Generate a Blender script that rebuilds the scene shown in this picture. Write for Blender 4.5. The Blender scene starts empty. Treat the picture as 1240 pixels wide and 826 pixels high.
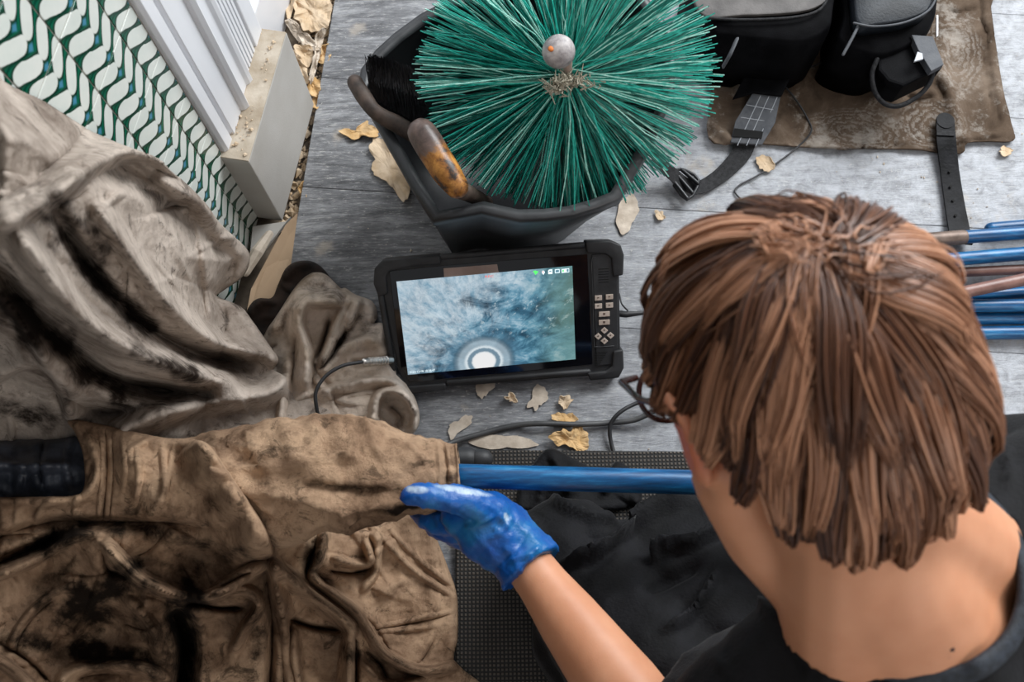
import bpy, bmesh, math, random
import numpy as np
from mathutils import Vector, Matrix
from mathutils.bvhtree import BVHTree
random.seed(7); RNG = np.random.default_rng(7)
SC = bpy.context.scene; COL = SC.collection

# ------------------------------------------------------------------ camera
F = 1100.0; H = 1.2; TILT = math.radians(18.0); ROLL = math.radians(-1.0)
CAM = np.array([0, 0, H])
_f = np.array([0, math.sin(TILT), -math.cos(TILT)]); _u = np.array([0, math.cos(TILT), math.sin(TILT)]); _r = np.array([1.0, 0, 0])
AR = _r*math.cos(ROLL) + _u*math.sin(ROLL); AU = -_r*math.sin(ROLL) + _u*math.cos(ROLL); AD = _f
cd = bpy.data.cameras.new('camera'); cam = bpy.data.objects.new('camera', cd); COL.objects.link(cam)
cd.sensor_width = 36; cd.lens = F/1240*36; cd.clip_start = .02
cam.matrix_world = Matrix(((AR[0], AU[0], -AD[0], 0), (AR[1], AU[1], -AD[1], 0), (AR[2], AU[2], -AD[2], H), (0, 0, 0, 1)))
cd.dof.use_dof = True; cd.dof.focus_distance = 1.15; cd.dof.aperture_fstop = 7.5
SC.camera = cam
# ------------------------------------------------------------------ light
world = bpy.data.worlds.new('world'); SC.world = world; world.use_nodes = True
world.node_tree.nodes['Background'].inputs[0].default_value = (.93, .96, 1.0, 1)
world.node_tree.nodes['Background'].inputs[1].default_value = .36
def area(name, loc, target, sx, sy, energy, color):
    l = bpy.data.lights.new(name, 'AREA'); l.shape = 'RECTANGLE'; l.size = sx; l.size_y = sy; l.energy = energy; l.color = color
    o = bpy.data.objects.new(name, l); COL.objects.link(o); o.location = loc
    o.rotation_euler = (Vector(target)-Vector(loc)).to_track_quat('-Z', 'Y').to_euler(); return o
area('window_light', (1.7, 2.3, 2.1), (0, .4, 0), 1.9, 1.5, 112, (.95, .98, 1.0))
area('room_light', (1.6, -1.6, 2.3), (.1, .3, .1), 1.2, 1.2, 16, (1.0, .93, .85))  # added warm fill lamp, stands for no visible source
vs = SC.view_settings; vs.view_transform = 'Standard'; vs.look = 'None'; vs.gamma = 1; vs.use_curve_mapping = False; vs.exposure = .42

# ------------------------------------------------------------------ geometry helpers
def ray(x, y): return AD + AR*((x-620)/F) - AU*((y-413)/F)
def at(x, y, z=0.0):
    r = ray(x, y); return CAM + r*((z-H)/r[2])
def pt(x, y, dep): return CAM + ray(x, y)*dep
def onpl(x, y, p, n):
    r = ray(x, y); return CAM + r*(((p-CAM) @ n)/(r @ n))
def proj(P):
    d = np.atleast_2d(P)-CAM; z = d @ AD
    return np.stack([620+F*(d @ AR)/z, 413-F*(d @ AU)/z], 1)
def at_arr(px, py, z):
    r = AD[None]+AR[None]*((px-620)/F)[:, None]-AU[None]*((py-413)/F)[:, None]
    return CAM + r*((z-H)/r[:, 2])[:, None]

def link(name, me, mat=None, parent=None, smooth=True):
    o = bpy.data.objects.new(name, me); COL.objects.link(o)
    if mat and not me.materials: me.materials.append(mat)
    if smooth and len(me.polygons): me.polygons.foreach_set('use_smooth', [True]*len(me.polygons))
    if parent: o.parent = parent; o.matrix_parent_inverse = parent.matrix_world.inverted()
    return o
def mesh(name, V, Fc, mat=None, parent=None, smooth=True):
    me = bpy.data.meshes.new(name); me.from_pydata([tuple(map(float, v)) for v in V], [], [tuple(int(i) for i in f) for f in Fc]); me.update()
    return link(name, me, mat, parent, smooth)
def empty(name, loc):
    o = bpy.data.objects.new(name, None); COL.objects.link(o); o.location = tuple(map(float, loc)); o.empty_display_size = .05
    bpy.context.view_layer.update(); return o
def tag(o, label=None, cat=None, group=None, kind=None):
    if label: o['label'] = label
    if cat: o['category'] = cat
    if group: o['group'] = group
    if kind: o['kind'] = kind
    return o
def thing(name, label, cat, loc, group=None): return tag(empty(name, loc), label, cat, group)

def catmull(P, n=8, closed=False):
    P = np.asarray(P, float); N = len(P); out = []
    rng = range(N if closed else N-1)
    for i in rng:
        g = (lambda k: P[k % N]) if closed else (lambda k: P[min(max(k, 0), N-1)])
        a, b, c, d = g(i-1), g(i), g(i+1), g(i+2)
        for t in np.arange(n)/n:
            out.append(.5*((2*b)+(-a+c)*t+(2*a-5*b+4*c-d)*t*t+(-a+3*b-3*c+d)*t**3))
    if not closed: out.append(P[-1])
    return np.array(out)
def tube_geo(P, R, sides=12, caps='round', squash=None):
    P = np.asarray(P, float); n = len(P); R = np.full(n, R) if np.isscalar(R) else np.asarray(R, float)
    if caps == 'round':
        t0 = P[0]-P[1]; t0 /= np.linalg.norm(t0); t1 = P[-1]-P[-2]; t1 /= np.linalg.norm(t1)
        A = [math.radians(a) for a in (80, 55, 28)]
        P = np.vstack([[P[0]+t0*R[0]*math.sin(a) for a in A], P, [P[-1]+t1*R[-1]*math.sin(a) for a in A[::-1]]])
        R = np.concatenate([[R[0]*math.cos(a) for a in A], R, [R[-1]*math.cos(a) for a in A[::-1]]]); n = len(P)
    T = np.gradient(P, axis=0); T /= np.linalg.norm(T, axis=1)[:, None]+1e-12
    up = np.array([0, 0, 1.0]) if abs(T[0][2]) < .9 else np.array([1.0, 0, 0])
    nrm = np.cross(T[0], up); nrm /= np.linalg.norm(nrm); V = []
    for i in range(n):
        nrm = nrm-T[i]*(nrm @ T[i]); nrm /= np.linalg.norm(nrm)+1e-12; b = np.cross(T[i], nrm)
        for k in range(sides):
            a = 2*math.pi*k/sides; V.append(P[i]+R[i]*(nrm*math.cos(a)+b*math.sin(a)*(squash or 1)))
    Fc = [(i*sides+k, i*sides+(k+1) % sides, (i+1)*sides+(k+1) % sides, (i+1)*sides+k) for i in range(n-1) for k in range(sides)]
    if caps: Fc += [tuple(range(sides))[::-1], tuple((n-1)*sides+k for k in range(sides))]
    return V, Fc
class MB:
    def __init__(s): s.V = []; s.F = []
    def add(s, V, Fc):
        o = len(s.V); s.V += [np.asarray(v, float) for v in V]; s.F += [tuple(i+o for i in f) for f in Fc]; return s
    def tube(s, P, R, sides=12, caps='round', squash=None): return s.add(*tube_geo(P, R, sides, caps, squash))
    def prism(s, P, off):
        n = len(P); P = [np.asarray(p, float) for p in P]; off = np.asarray(off, float)
        V = P+[p+off for p in P]
        return s.add(V, [tuple(range(n)), tuple(range(2*n-1, n-1, -1))]+[(i, i+n, (i+1) % n+n, (i+1) % n) for i in range(n)])
    def box(s, c, ax, ay, az): # half-axis vectors
        c, ax, ay, az = [np.asarray(v, float) for v in (c, ax, ay, az)]
        return s.prism([c-ax-ay-az, c+ax-ay-az, c+ax+ay-az, c-ax+ay-az], 2*az)
    def ball(s, c, r, n=16, stretch=None):
        V = []; Fc = []; S = stretch or (1, 1, 1)
        for i in range(n//2+1):
            th = math.pi*i/(n//2)
            for k in range(n): ph = 2*math.pi*k/n; V.append(np.asarray(c)+r*np.array([S[0]*math.sin(th)*math.cos(ph), S[1]*math.sin(th)*math.sin(ph), S[2]*math.cos(th)]))
        for i in range(n//2):
            for k in range(n): Fc.append((i*n+k, (i+1)*n+k, (i+1)*n+(k+1) % n, i*n+(k+1) % n))
        return s.add(V, Fc)
    def build(s, name, mat=None, parent=None, smooth=False, bevel=0, recalc=True, seg=2):
        me = bpy.data.meshes.new(name); me.from_pydata([tuple(map(float, v)) for v in s.V], [], s.F)
        bm = bmesh.new(); bm.from_mesh(me); bmesh.ops.remove_doubles(bm, verts=bm.verts, dist=1e-6)
        if recalc: bmesh.ops.recalc_face_normals(bm, faces=bm.faces)
        if bevel:
            ed = [e for e in bm.edges if len(e.link_faces) == 2 and e.calc_face_angle(0) > .5]
            bmesh.ops.bevel(bm, geom=ed, offset=bevel, segments=seg, profile=.6, affect='EDGES', clamp_overlap=True)
        bm.to_mesh(me); bm.free(); me.update()
        return link(name, me, mat, parent, smooth)
def ev_mesh(o):
    dg = bpy.context.evaluated_depsgraph_get(); dg.update(); me = bpy.data.meshes.new_from_object(o.evaluated_get(dg)); return me
def fuse(name, mb, voxel, mat, parent, smooth_it=4, fn=None):
    """union of closed shapes -> one continuous surface"""
    o = mb.build('tmp', None, None)
    m = o.modifiers.new('r', 'REMESH'); m.mode = 'VOXEL'; m.voxel_size = voxel; m.use_smooth_shade = True
    s = o.modifiers.new('s', 'SMOOTH'); s.iterations = smooth_it; s.factor = .6
    me = ev_mesh(o); bpy.data.objects.remove(o); me.name = name
    if fn:
        V = np.empty(len(me.vertices)*3); me.vertices.foreach_get('co', V); N = np.empty(len(me.vertices)*3); me.vertices.foreach_get('normal', N)
        V = fn(V.reshape(-1, 3), N.reshape(-1, 3)); me.vertices.foreach_set('co', V.ravel()); me.update()
    return link(name, me, mat, parent)

# ------------------------------------------------------------------ numpy noise & folds (all in metres / trace units)
_P = RNG.random((64, 64, 2))
def vnoise(x, y, seed=0):
    x = np.asarray(x)+seed*7.31; y = np.asarray(y)+seed*3.77; xi = np.floor(x).astype(int); yi = np.floor(y).astype(int); fx = x-xi; fy = y-yi
    fx = fx*fx*fx*(fx*(fx*6-15)+10); fy = fy*fy*fy*(fy*(fy*6-15)+10); g = lambda a, b: _P[a % 64, b % 64, 0]
    return (g(xi, yi)*(1-fx)+g(xi+1, yi)*fx)*(1-fy)+(g(xi, yi+1)*(1-fx)+g(xi+1, yi+1)*fx)*fy
def fbm(x, y, o=4, seed=0):
    s = 0; a = .5
    for k in range(o): s = s+a*(vnoise(x*2**k, y*2**k, seed+k)*2-1); a *= .5
    return s
def ridged(x, y, o=3, seed=0):
    s = 0; a = .5
    for k in range(o): s = s+a*(1-np.abs(vnoise(x*2**k, y*2**k, seed+k)*2-1)*2); a *= .5
    return s
def polydist(X, Y, P):
    """distance to polyline, side sign (+ = right of travel in picture-down coords), and arc parameter"""
    best = np.full(X.shape, 1e9); sg = np.zeros(X.shape); tt = np.zeros(X.shape); L = 0; P = np.asarray(P, float)
    tot = np.linalg.norm(np.diff(P, axis=0), axis=1).sum()
    for a, b in zip(P[:-1], P[1:]):
        d = b-a; l = np.hypot(*d)
        if l < 1e-9: continue
        t = np.clip(((X-a[0])*d[0]+(Y-a[1])*d[1])/l**2, 0, 1); ex = X-a[0]-t*d[0]; ey = Y-a[1]-t*d[1]; q = np.hypot(ex, ey)
        m = q < best; best = np.where(m, q, best); sg = np.where(m, np.sign(d[0]*(Y-a[1])-d[1]*(X-a[0])), sg); tt = np.where(m, (L+t*l)/tot, tt); L += l
    return best, sg, tt
def fold(X, Y, P, wl, wr, h, taper=.18, sharp=1.0):
    """ridge along P: wl / wr = widths left / right of travel (screen-down frame: + side is clockwise right)"""
    P = catmull(P, 6) if len(P) > 2 else np.asarray(P, float)
    q, sg, t = polydist(X, Y, P); w = np.where(sg > 0, wr, wl); u = np.clip(q/w, 0, 1)
    k = .6 if max(wl, wr) < 22 else .25
    f = (1-k)*(1-u*u*(3-2*u))+k*(1-u)**1.7
    env = 1.0
    if taper: env = np.clip(np.minimum(t, 1-t)/taper, 0, 1); env = .15+.85*env*env*(3-2*env)
    return h*f*env
def inside(X, Y, P):
    P = np.asarray(P, float); c = np.zeros(X.shape, bool); j = len(P)-1
    for i in range(len(P)):
        xi, yi = P[i]; xj, yj = P[j]
        with np.errstate(divide='ignore', invalid='ignore'):
            c ^= ((yi > Y) != (yj > Y)) & (X < (xj-xi)*(Y-yi)/(yj-yi+1e-12)+xi)
        j = i
    return c
def cloth(name, outline, ctrl, folds, mat, parent, step=2.5, crump=(.004, 40), roll=0.0, roll_w=10, zfix=None, soot_shade=None, thick=.0016, wall=None, seed=0, fine=.0006, smooth_outline=True, p=3.0, crease=1.0, gain=1.0):
    """sheet with traced outline (px,py,z), interior heights and fold lines; real heights above the floor"""
    O = catmull(outline, 4, closed=True) if smooth_outline else np.asarray(outline, float)
    x0, x1 = O[:, 0].min(), O[:, 0].max(); y0, y1 = O[:, 1].min(), O[:, 1].max()
    nx = int((x1-x0)/step)+2; ny = int((y1-y0)/step)+2
    gx, gy = np.meshgrid(x0+np.arange(nx)*step, y0+np.arange(ny)*step); X = gx.ravel(); Y = gy.ravel()
    ins = inside(X, Y, O[:, :2]); idx = np.arange(nx*ny).reshape(ny, nx)
    q = np.stack([idx[:-1, :-1], idx[:-1, 1:], idx[1:, 1:], idx[1:, :-1]], -1).reshape(-1, 4)
    q = q[ins[q].any(1)]; used = np.unique(q); mp = -np.ones(nx*ny, int); mp[used] = np.arange(len(used)); q = mp[q]
    X = X[used]; Y = Y[used]; I = ins[used]
    # snap the outside ring to the outline
    C = np.vstack([O, O[:1]]); out = np.where(~I)[0]; bx = X[out].copy(); by = Y[out].copy(); bd = np.full(len(out), 1e9)
    for a, b in zip(C[:-1, :2], C[1:, :2]):
        d = b-a; l2 = d @ d
        if l2 < 1e-9: continue
        t = np.clip(((X[out]-a[0])*d[0]+(Y[out]-a[1])*d[1])/l2, 0, 1); px = a[0]+t*d[0]; py = a[1]+t*d[1]; dd = np.hypot(X[out]-px, Y[out]-py)
        m = dd < bd; bd[m] = dd[m]; bx[m] = px[m]; by[m] = py[m]
    X[out] = bx; Y[out] = by
    S = np.vstack([O, np.asarray(ctrl, float).reshape(-1, 3)]) if len(ctrl) else O
    wsum = np.zeros(len(X)); zs = np.zeros(len(X))
    for k, (sx, sy, sz) in enumerate(S):
        wgt = (3.0 if k >= len(O) else 1.0)/(((X-sx)**2+(Y-sy)**2)+60.0)**(p/2); wsum += wgt; zs += wgt*sz
    z = zs/wsum; de, _, _ = polydist(X, Y, C[:, :2])
    if wall is not None:
        wp, wn = wall; r = AD[None]+AR[None]*((X-620)/F)[:, None]-AU[None]*((Y-413)/F)[:, None]
        tw = ((wp-CAM) @ wn)/(r @ wn); zw = H+r[:, 2]*tw; sw_ = (CAM+r*tw[:, None]-wp) @ WD; wt = np.clip((sw_-OP1+.16)/.16, 0, 1); wt = wt*wt*(3-2*wt); zw = np.where(zw > 0, zw, -.2)
        lift_ = zw+.02+.09*np.clip(de/55, 0, 1); k_ = .02; hmx = np.clip(.5+.5*(lift_-z)/k_/2, 0, 1); z = z*(1-wt)+wt*(z*(1-hmx)+lift_*hmx)
    for f in folds: z = z+gain*fold(X, Y, *f[:4], **(f[4] if len(f) > 4 else {}))
    if crump: z = z+crump[0]*ridged(X/crump[1], Y/crump[1], 3, seed)+crump[0]*.6*fbm(X/crump[1]*1.7+3, Y/crump[1]*1.7, 3, seed+5)
    z = z+fine*fbm(X/7, Y/7, 2, seed+9)
    gc = np.random.default_rng(seed+100)
    for _ in range(int((x1-x0)*(y1-y0)/2600*crease)):
        cx_, cy_ = x0+gc.random()*(x1-x0), y0+gc.random()*(y1-y0); a_ = gc.random()*math.pi; l_ = 14+gc.random()**2*60; b_ = a_+gc.normal()*.5
        pts = [(cx_, cy_), (cx_+l_*math.cos(a_), cy_+l_*math.sin(a_)), (cx_+l_*(math.cos(a_)+.8*math.cos(b_)), cy_+l_*(math.sin(a_)+.8*math.sin(b_)))]; w1 = 2.5+gc.random()*4; w2 = 5+gc.random()*16
        sel = (np.abs(X-pts[1][0]) < l_*2+w2) & (np.abs(Y-pts[1][1]) < l_*2+w2)
        if sel.any(): z[sel] += fold(X[sel], Y[sel], pts, *((w1, w2) if gc.random() < .5 else (w2, w1)), (.004+.008*gc.random())*(1 if gc.random() < .65 else -1), taper=.3)
    if roll: u = np.clip(de/roll_w, 0, 1); z = z-roll*(1-np.sqrt(1-(1-u)**2))
    z = np.maximum(z, .003)
    if wall is not None: z = np.where(sw_ > OP1-.02, np.maximum(z, zw+.006), z)
    V = at_arr(X, Y, z); o = mesh(name, V, q, mat, parent)
    m = o.modifiers.new('thickness', 'SOLIDIFY'); m.thickness = thick; m.offset = -1
    a = o.data.attributes.new('soot', 'FLOAT', 'POINT'); s = np.zeros(len(X))  # mask holds soot stains and shade painted into the fold gaps
    for (sx, sy, rx, ry, ang, st) in (soot_shade or []):
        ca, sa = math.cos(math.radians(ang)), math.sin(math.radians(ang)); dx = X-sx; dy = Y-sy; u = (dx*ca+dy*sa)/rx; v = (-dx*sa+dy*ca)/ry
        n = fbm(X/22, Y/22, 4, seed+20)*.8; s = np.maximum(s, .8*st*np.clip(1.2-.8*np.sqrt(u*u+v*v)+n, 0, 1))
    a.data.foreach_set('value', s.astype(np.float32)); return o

# ------------------------------------------------------------------ node helpers
class E:
    """arithmetic on shader sockets"""
    nt = None
    def __init__(s, v): s.v = v
    @staticmethod
    def op(o, *a):
        n = E.nt.nodes.new('ShaderNodeMath'); n.operation = o
        for i, x in enumerate(a):
            x = x.v if isinstance(x, E) else x
            if isinstance(x, (int, float)): n.inputs[i].default_value = x
            else: E.nt.links.new(x, n.inputs[i])
        return E(n.outputs[0])
    def __add__(s, o): return E.op('ADD', s, o)
    __radd__ = __add__
    def __sub__(s, o): return E.op('SUBTRACT', s, o)
    def __rsub__(s, o): return E.op('SUBTRACT', o, s)
    def __mul__(s, o): return E.op('MULTIPLY', s, o)
    __rmul__ = __mul__
    def __truediv__(s, o): return E.op('DIVIDE', s, o)
    def __pow__(s, o): return E.op('POWER', s, o)
def eabs(a): return E.op('ABSOLUTE', a)
def esin(a): return E.op('SINE', a)
def step(a, e=.05, w=None):  # 1 where a > 0, soft
    n = E.nt.nodes.new('ShaderNodeMapRange'); n.interpolation_type = 'SMOOTHSTEP'; E.nt.links.new(a.v, n.inputs[0]); n.inputs[1].default_value = -e; n.inputs[2].default_value = e; return E(n.outputs[0])
def mixc(f, a, b):
    n = E.nt.nodes.new('ShaderNodeMix'); n.data_type = 'RGBA'
    for s, x in ((n.inputs[0], f), (n.inputs[6], a), (n.inputs[7], b)):
        x = x.v if isinstance(x, E) else x
        if isinstance(x, tuple): s.default_value = (*x, 1)
        elif isinstance(x, (int, float)): s.default_value = x
        else: E.nt.links.new(x, s)
    return n.outputs[2]
def coords(kind='Object', scale=(1, 1, 1), rot=(0, 0, 0)):
    t = E.nt.nodes.new('ShaderNodeTexCoord'); m = E.nt.nodes.new('ShaderNodeMapping'); m.inputs[3].default_value = scale; m.inputs[2].default_value = rot
    E.nt.links.new(t.outputs[kind], m.inputs[0]); return m.outputs[0]
def noise(co, scale, detail=4, rough=.55, dist=0):
    n = E.nt.nodes.new('ShaderNodeTexNoise'); n.inputs['Scale'].default_value = scale; n.inputs['Detail'].default_value = detail; n.inputs['Roughness'].default_value = rough; n.inputs['Distortion'].default_value = dist
    E.nt.links.new(co, n.inputs['Vector']); return E(n.outputs[0])
def ramp(f, stops, interp='LINEAR'):
    n = E.nt.nodes.new('ShaderNodeValToRGB'); cr = n.color_ramp; cr.interpolation = interp
    while len(cr.elements) < len(stops): cr.elements.new(.5)
    for e, (p, c) in zip(cr.elements, stops): e.position = p; e.color = (*(c if isinstance(c, tuple) else (c, c, c)), 1)
    E.nt.links.new(f.v if isinstance(f, E) else f, n.inputs[0]); return n.outputs[0]
def new_mat(name, rough=.6, metallic=0, spec=.5):
    m = bpy.data.materials.new(name); m.use_nodes = True; E.nt = m.node_tree; b = m.node_tree.nodes['Principled BSDF']
    b.inputs['Roughness'].default_value = rough; b.inputs['Metallic'].default_value = metallic; b.inputs['Specular IOR Level'].default_value = spec; return m, b
def setc(b, x, inp='Base Color'):
    x = x.v if isinstance(x, E) else x
    if isinstance(x, tuple): b.inputs[inp].default_value = (*x, 1)
    elif isinstance(x, (int, float)): b.inputs[inp].default_value = x
    else: E.nt.links.new(x, b.inputs[inp])
def bump(b, h, strength=.3, dist=.002):
    n = E.nt.nodes.new('ShaderNodeBump'); n.inputs['Strength'].default_value = strength; n.inputs['Distance'].default_value = dist
    E.nt.links.new(h.v if isinstance(h, E) else h, n.inputs['Height']); E.nt.links.new(n.outputs[0], b.inputs['Normal'])
def simple(name, c1, c2=None, rough=.6, metallic=0, scale=30, bmp=.15, bscale=400, spec=.5, lo=.35, hi=.65):
    m, b = new_mat(name, rough, metallic, spec); co = coords()
    if c2: setc(b, ramp(noise(co, scale, 5), [(lo, c1), (hi, c2)]))
    else: setc(b, c1)
    if bmp: bump(b, noise(co, bscale, 3), bmp, .001)
    return m
def cloth_mat(name, light, mid, dark, soot_shade, weave=1100, st_scale=9, grime=1.0):
    m, b = new_mat(name, .95, 0, .15); co = coords()
    base = ramp(noise(co, st_scale, 8, .68, .6), [(.34, dark), (.46, mid), (.60, light)])
    mott = noise(co, 60, 6, .7)
    c = mixc(step(mott-.6, .09)*(.55*grime), base, dark)
    c = mixc(step(noise(co, 26, 8, .75, 1.2)-.6, .04)*(.6*grime), c, soot_shade)
    a = E.nt.nodes.new('ShaderNodeAttribute'); a.attribute_name = 'soot'  # darkens the canvas for soot and for painted fold shade
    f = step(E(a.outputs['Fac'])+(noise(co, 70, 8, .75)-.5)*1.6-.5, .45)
    c = mixc(f, c, soot_shade); setc(b, c)
    bump(b, noise(co, weave, 2)*.5+noise(co, 90, 7, .75)*2.2, .75, .003); return m
M = {}
M['cloth_grey'] = cloth_mat('grey_canvas', (.62, .53, .455), (.43, .36, .305), (.19, .145, .115), (.022, .014, .01))
M['cloth_brown'] = cloth_mat('brown_canvas', (.50, .335, .215), (.30, .19, .12), (.10, .057, .033), (.012, .007, .004))
M['cloth_pale'] = cloth_mat('pale_canvas', (.80, .68, .58), (.60, .49, .39), (.32, .24, .17), (.05, .03, .02), grime=.35)
M['cloth_dark'] = simple('sooty_lining', (.006, .004, .003), (.03, .016, .01), .95, bmp=.3)
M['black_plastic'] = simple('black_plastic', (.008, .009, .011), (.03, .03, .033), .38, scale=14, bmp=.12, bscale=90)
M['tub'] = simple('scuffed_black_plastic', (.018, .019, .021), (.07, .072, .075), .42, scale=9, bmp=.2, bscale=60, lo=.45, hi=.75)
M['rubber'] = simple('black_rubber', (.012, .012, .013), (.028, .028, .03), .55, scale=40, bmp=.2, bscale=900)
M['rubber_edge'] = simple('grey_worn_rubber', (.04, .04, .043), (.09, .09, .09), .5)
M['glossblack'] = simple('gloss_glass_black', (.004, .004, .006), None, .06, bmp=0)
M['steel'] = simple('brushed_steel', (.5, .46, .42), (.75, .72, .68), .3, 1, scale=60)
M['key'] = simple('beige_key', (.5, .4, .33), (.62, .52, .45), .4, scale=80)
M['keymark'] = simple('key_print', (.12, .08, .06), None, .5, bmp=0)
M['cable'] = simple('cable_sheath', (.012, .012, .013), (.03, .03, .032), .45, scale=20)
M['paint'] = simple('white_gloss_paint', (.66, .67, .70), (.76, .77, .80), .3, scale=3, bmp=.05, bscale=30)
M['dust_top'] = simple('dusty_stone_top', (.36, .29, .21), (.55, .48, .39), .85, scale=30, bmp=.4, bscale=200)
M['stone'] = simple('plinth_stone', (.40, .375, .34), (.50, .48, .45), .75, scale=6, bmp=.3, bscale=500)
M['plaster'] = simple('dirty_plaster', (.10, .075, .055), (.30, .24, .18), .9, scale=25, bmp=.5, bscale=80)
M['grout'] = simple('grout', (.42, .40, .36), (.25, .22, .19), .9, scale=80)
M['flake'] = simple('tan_plaster_flake', (.50, .36, .22), (.66, .52, .37), .85, scale=40, bmp=.5, bscale=120)
M['flake_ochre'] = simple('ochre_flake', (.48, .28, .10), (.68, .47, .25), .85, scale=40, bmp=.6, bscale=120)
M['flake_grey'] = simple('pale_plaster_smear', (.46, .38, .30), (.66, .57, .47), .9, scale=60, bmp=.5, bscale=200)
M['card'] = simple('tan_cardboard', (.46, .31, .19), (.56, .40, .26), .8, scale=10)
M['ferrule'] = simple('brown_metal', (.10, .07, .055), (.22, .16, .13), .5, .4, scale=40)
M['blackcloth'] = simple('black_cotton', (.0025, .0025, .003), (.008, .008, .010), .8, scale=25, bmp=.8, bscale=300, spec=.25)
for nd_ in M['blackcloth'].node_tree.nodes:
    if nd_.type == 'BSDF_PRINCIPLED': nd_.inputs['Sheen Weight'].default_value = .07; nd_.inputs['Sheen Roughness'].default_value = .35
M['nylon'] = simple('black_nylon', (.002, .002, .0025), (.006, .006, .007), .6, scale=30, bmp=.5, bscale=700, spec=.04)
M['web'] = simple('black_webbing', (.008, .008, .009), (.026, .026, .028), .6, scale=200, bmp=.8, bscale=900, spec=.2)
M['leather'] = simple('black_leather', (.003, .003, .0035), (.012, .012, .014), .4, scale=50, bmp=.3, bscale=250, spec=.06)
M['hole'] = simple('punched_hole', (.002, .002, .002), None, .9, bmp=0)
M['greyprint'] = simple('grey_print', (.4, .42, .45), None, .5, bmp=0)
M['greypanel'] = simple('grey_fabric_panel', (.055, .06, .07), (.09, .095, .105), .7, scale=60, bmp=.4)
M['flap'] = simple('dusty_grey_flap', (.05, .045, .043), (.12, .11, .105), .7, scale=25, bmp=.4, bscale=300)
# ------------------------------------------------------------------ the setting: wall line, floor boards
A0 = at(342, 268); B0 = at(380, 128); WD = (B0-A0)/np.linalg.norm(B0-A0); WN = np.array([WD[1], -WD[0], 0]); WP = A0-WN*.037
UP = np.array([0, 0, 1.0])
def wpt(s, z, out=0.0): return WP+WD*s+UP*z+WN*out

def floor_mat():
    m, b = new_mat('worn_grey_painted_boards', .5, 0, .4); co = coords('Object', (1, 6, 1)); c2 = coords()
    n1 = noise(co, 9, 9, .7, .4); n2 = noise(c2, 3.2, 3); n3 = noise(co, 60, 6, .75); n4 = noise(c2, 55, 7, .72, .5)
    c = ramp(n1, [(.3, (.055, .056, .06)), (.48, (.17, .172, .18)), (.6, (.30, .305, .315)), (.75, (.48, .475, .47))])
    c = mixc(step(n3-.58, .06)*.55, c, (.03, .03, .033)); c = mixc(step(n3*-1+.40, .05)*.75, c, (.50, .49, .47))
    # plaster dust, thicker towards the window side of the room
    g = E.nt.nodes.new('ShaderNodeNewGeometry'); sp = E.nt.nodes.new('ShaderNodeSeparateXYZ'); E.nt.links.new(g.outputs['Position'], sp.inputs[0])
    side = step(E(sp.outputs[0])+(n2-.5)*.8-.16, .36)
    c = mixc(side*(.15+.75*step(n4*.6+noise(co, 25, 8, .8)*.4-.49, .16)), c, (.50, .52, .56))
    c = mixc(step(noise(c2, 7, 6, .6)-.64, .035)*.6, c, (.44, .385, .32)); c = mixc(step(noise(c2, 190, 4, .7)-.68, .05)*.75, c, (.62, .60, .56))
    setc(b, c); setc(b, ramp(n1, [(.3, .38), (.7, .62)]), 'Roughness'); bump(b, n1*.5+n3+n4*.7, .55, .0022); return m
M['floor'] = floor_mat()
floor = tag(empty('floor', (0, 0, 0)), kind='structure')
fb = MB(); e0 = at(405, 0); e1 = at(350, 320); ed = (e0-e1)/np.linalg.norm(e0-e1)
ang = math.radians(-5.0); BX = np.array([math.cos(ang), math.sin(ang), 0]); BY = np.array([-math.sin(ang), math.cos(ang), 0])
seam0 = at(445, 231) @ BY; BWID = .187
def edge_x(y):  # left end of a board at BY coordinate y
    k = (y-(e1 @ BY))/(ed @ BY); p = e1+ed*k; return p @ BX
for i in range(-6, 7):
    ya = seam0+i*BWID+.0003; yb = ya+BWID-.0006
    P = [BX*edge_x(ya)+BY*ya, BX*1.5+BY*ya, BX*1.5+BY*yb, BX*edge_x(yb)+BY*yb]
    P = [p+np.array([0, 0, -.02]) for p in P]; o = np.mean(P, 0)
    q = MB().prism([p-o for p in P], (0, 0, .02-abs((i*37) % 5)*.00012)).build('floor_board', M['floor'], floor, bevel=.0012)
    q.location = tuple(o)
mesh('subfloor', [(-2, -1.6, -.022), (2, -1.6, -.022), (2, 2.4, -.022), (-2, 2.4, -.022)], [(0, 1, 2, 3)], M['plaster'], floor)
wall = tag(empty('wall_left', WP), kind='structure')
OP0, OP1, OPZ = -1.15, -.262, .82   # fireplace opening
for nm, (a_, b_, c_, d_) in (('plaster', (-1.9, OP0, -.02, 1.7)), ('plaster', (OP1, .19, -.02, 1.7)), ('lintel_plaster', (OP0, OP1, OPZ, 1.7))):
    MB().prism([wpt(a_, c_, -.012), wpt(b_, c_, -.012), wpt(b_, d_, -.012), wpt(a_, d_, -.012)], -WN*.1).build(nm, M['plaster'], wall)
MB().prism([wpt(OP1-.001, 0, -.012), wpt(.01, 0, -.012), wpt(.01, OPZ, -.012), wpt(OP1-.001, OPZ, -.012)], WN*.0108).build('grout_bed', M['grout'], wall)
MB().prism([wpt(.18, -.02, -.062), wpt(1.5, -.02, -.062), wpt(1.5, 1.7, -.062), wpt(.18, 1.7, -.062)], -WN*.06).build('alcove_plaster', M['paint'], wall)
M['sootbrick'] = simple('sooty_firebrick', (.006, .005, .004), (.04, .03, .022), .95, scale=12, bmp=.8, bscale=60)
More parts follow.
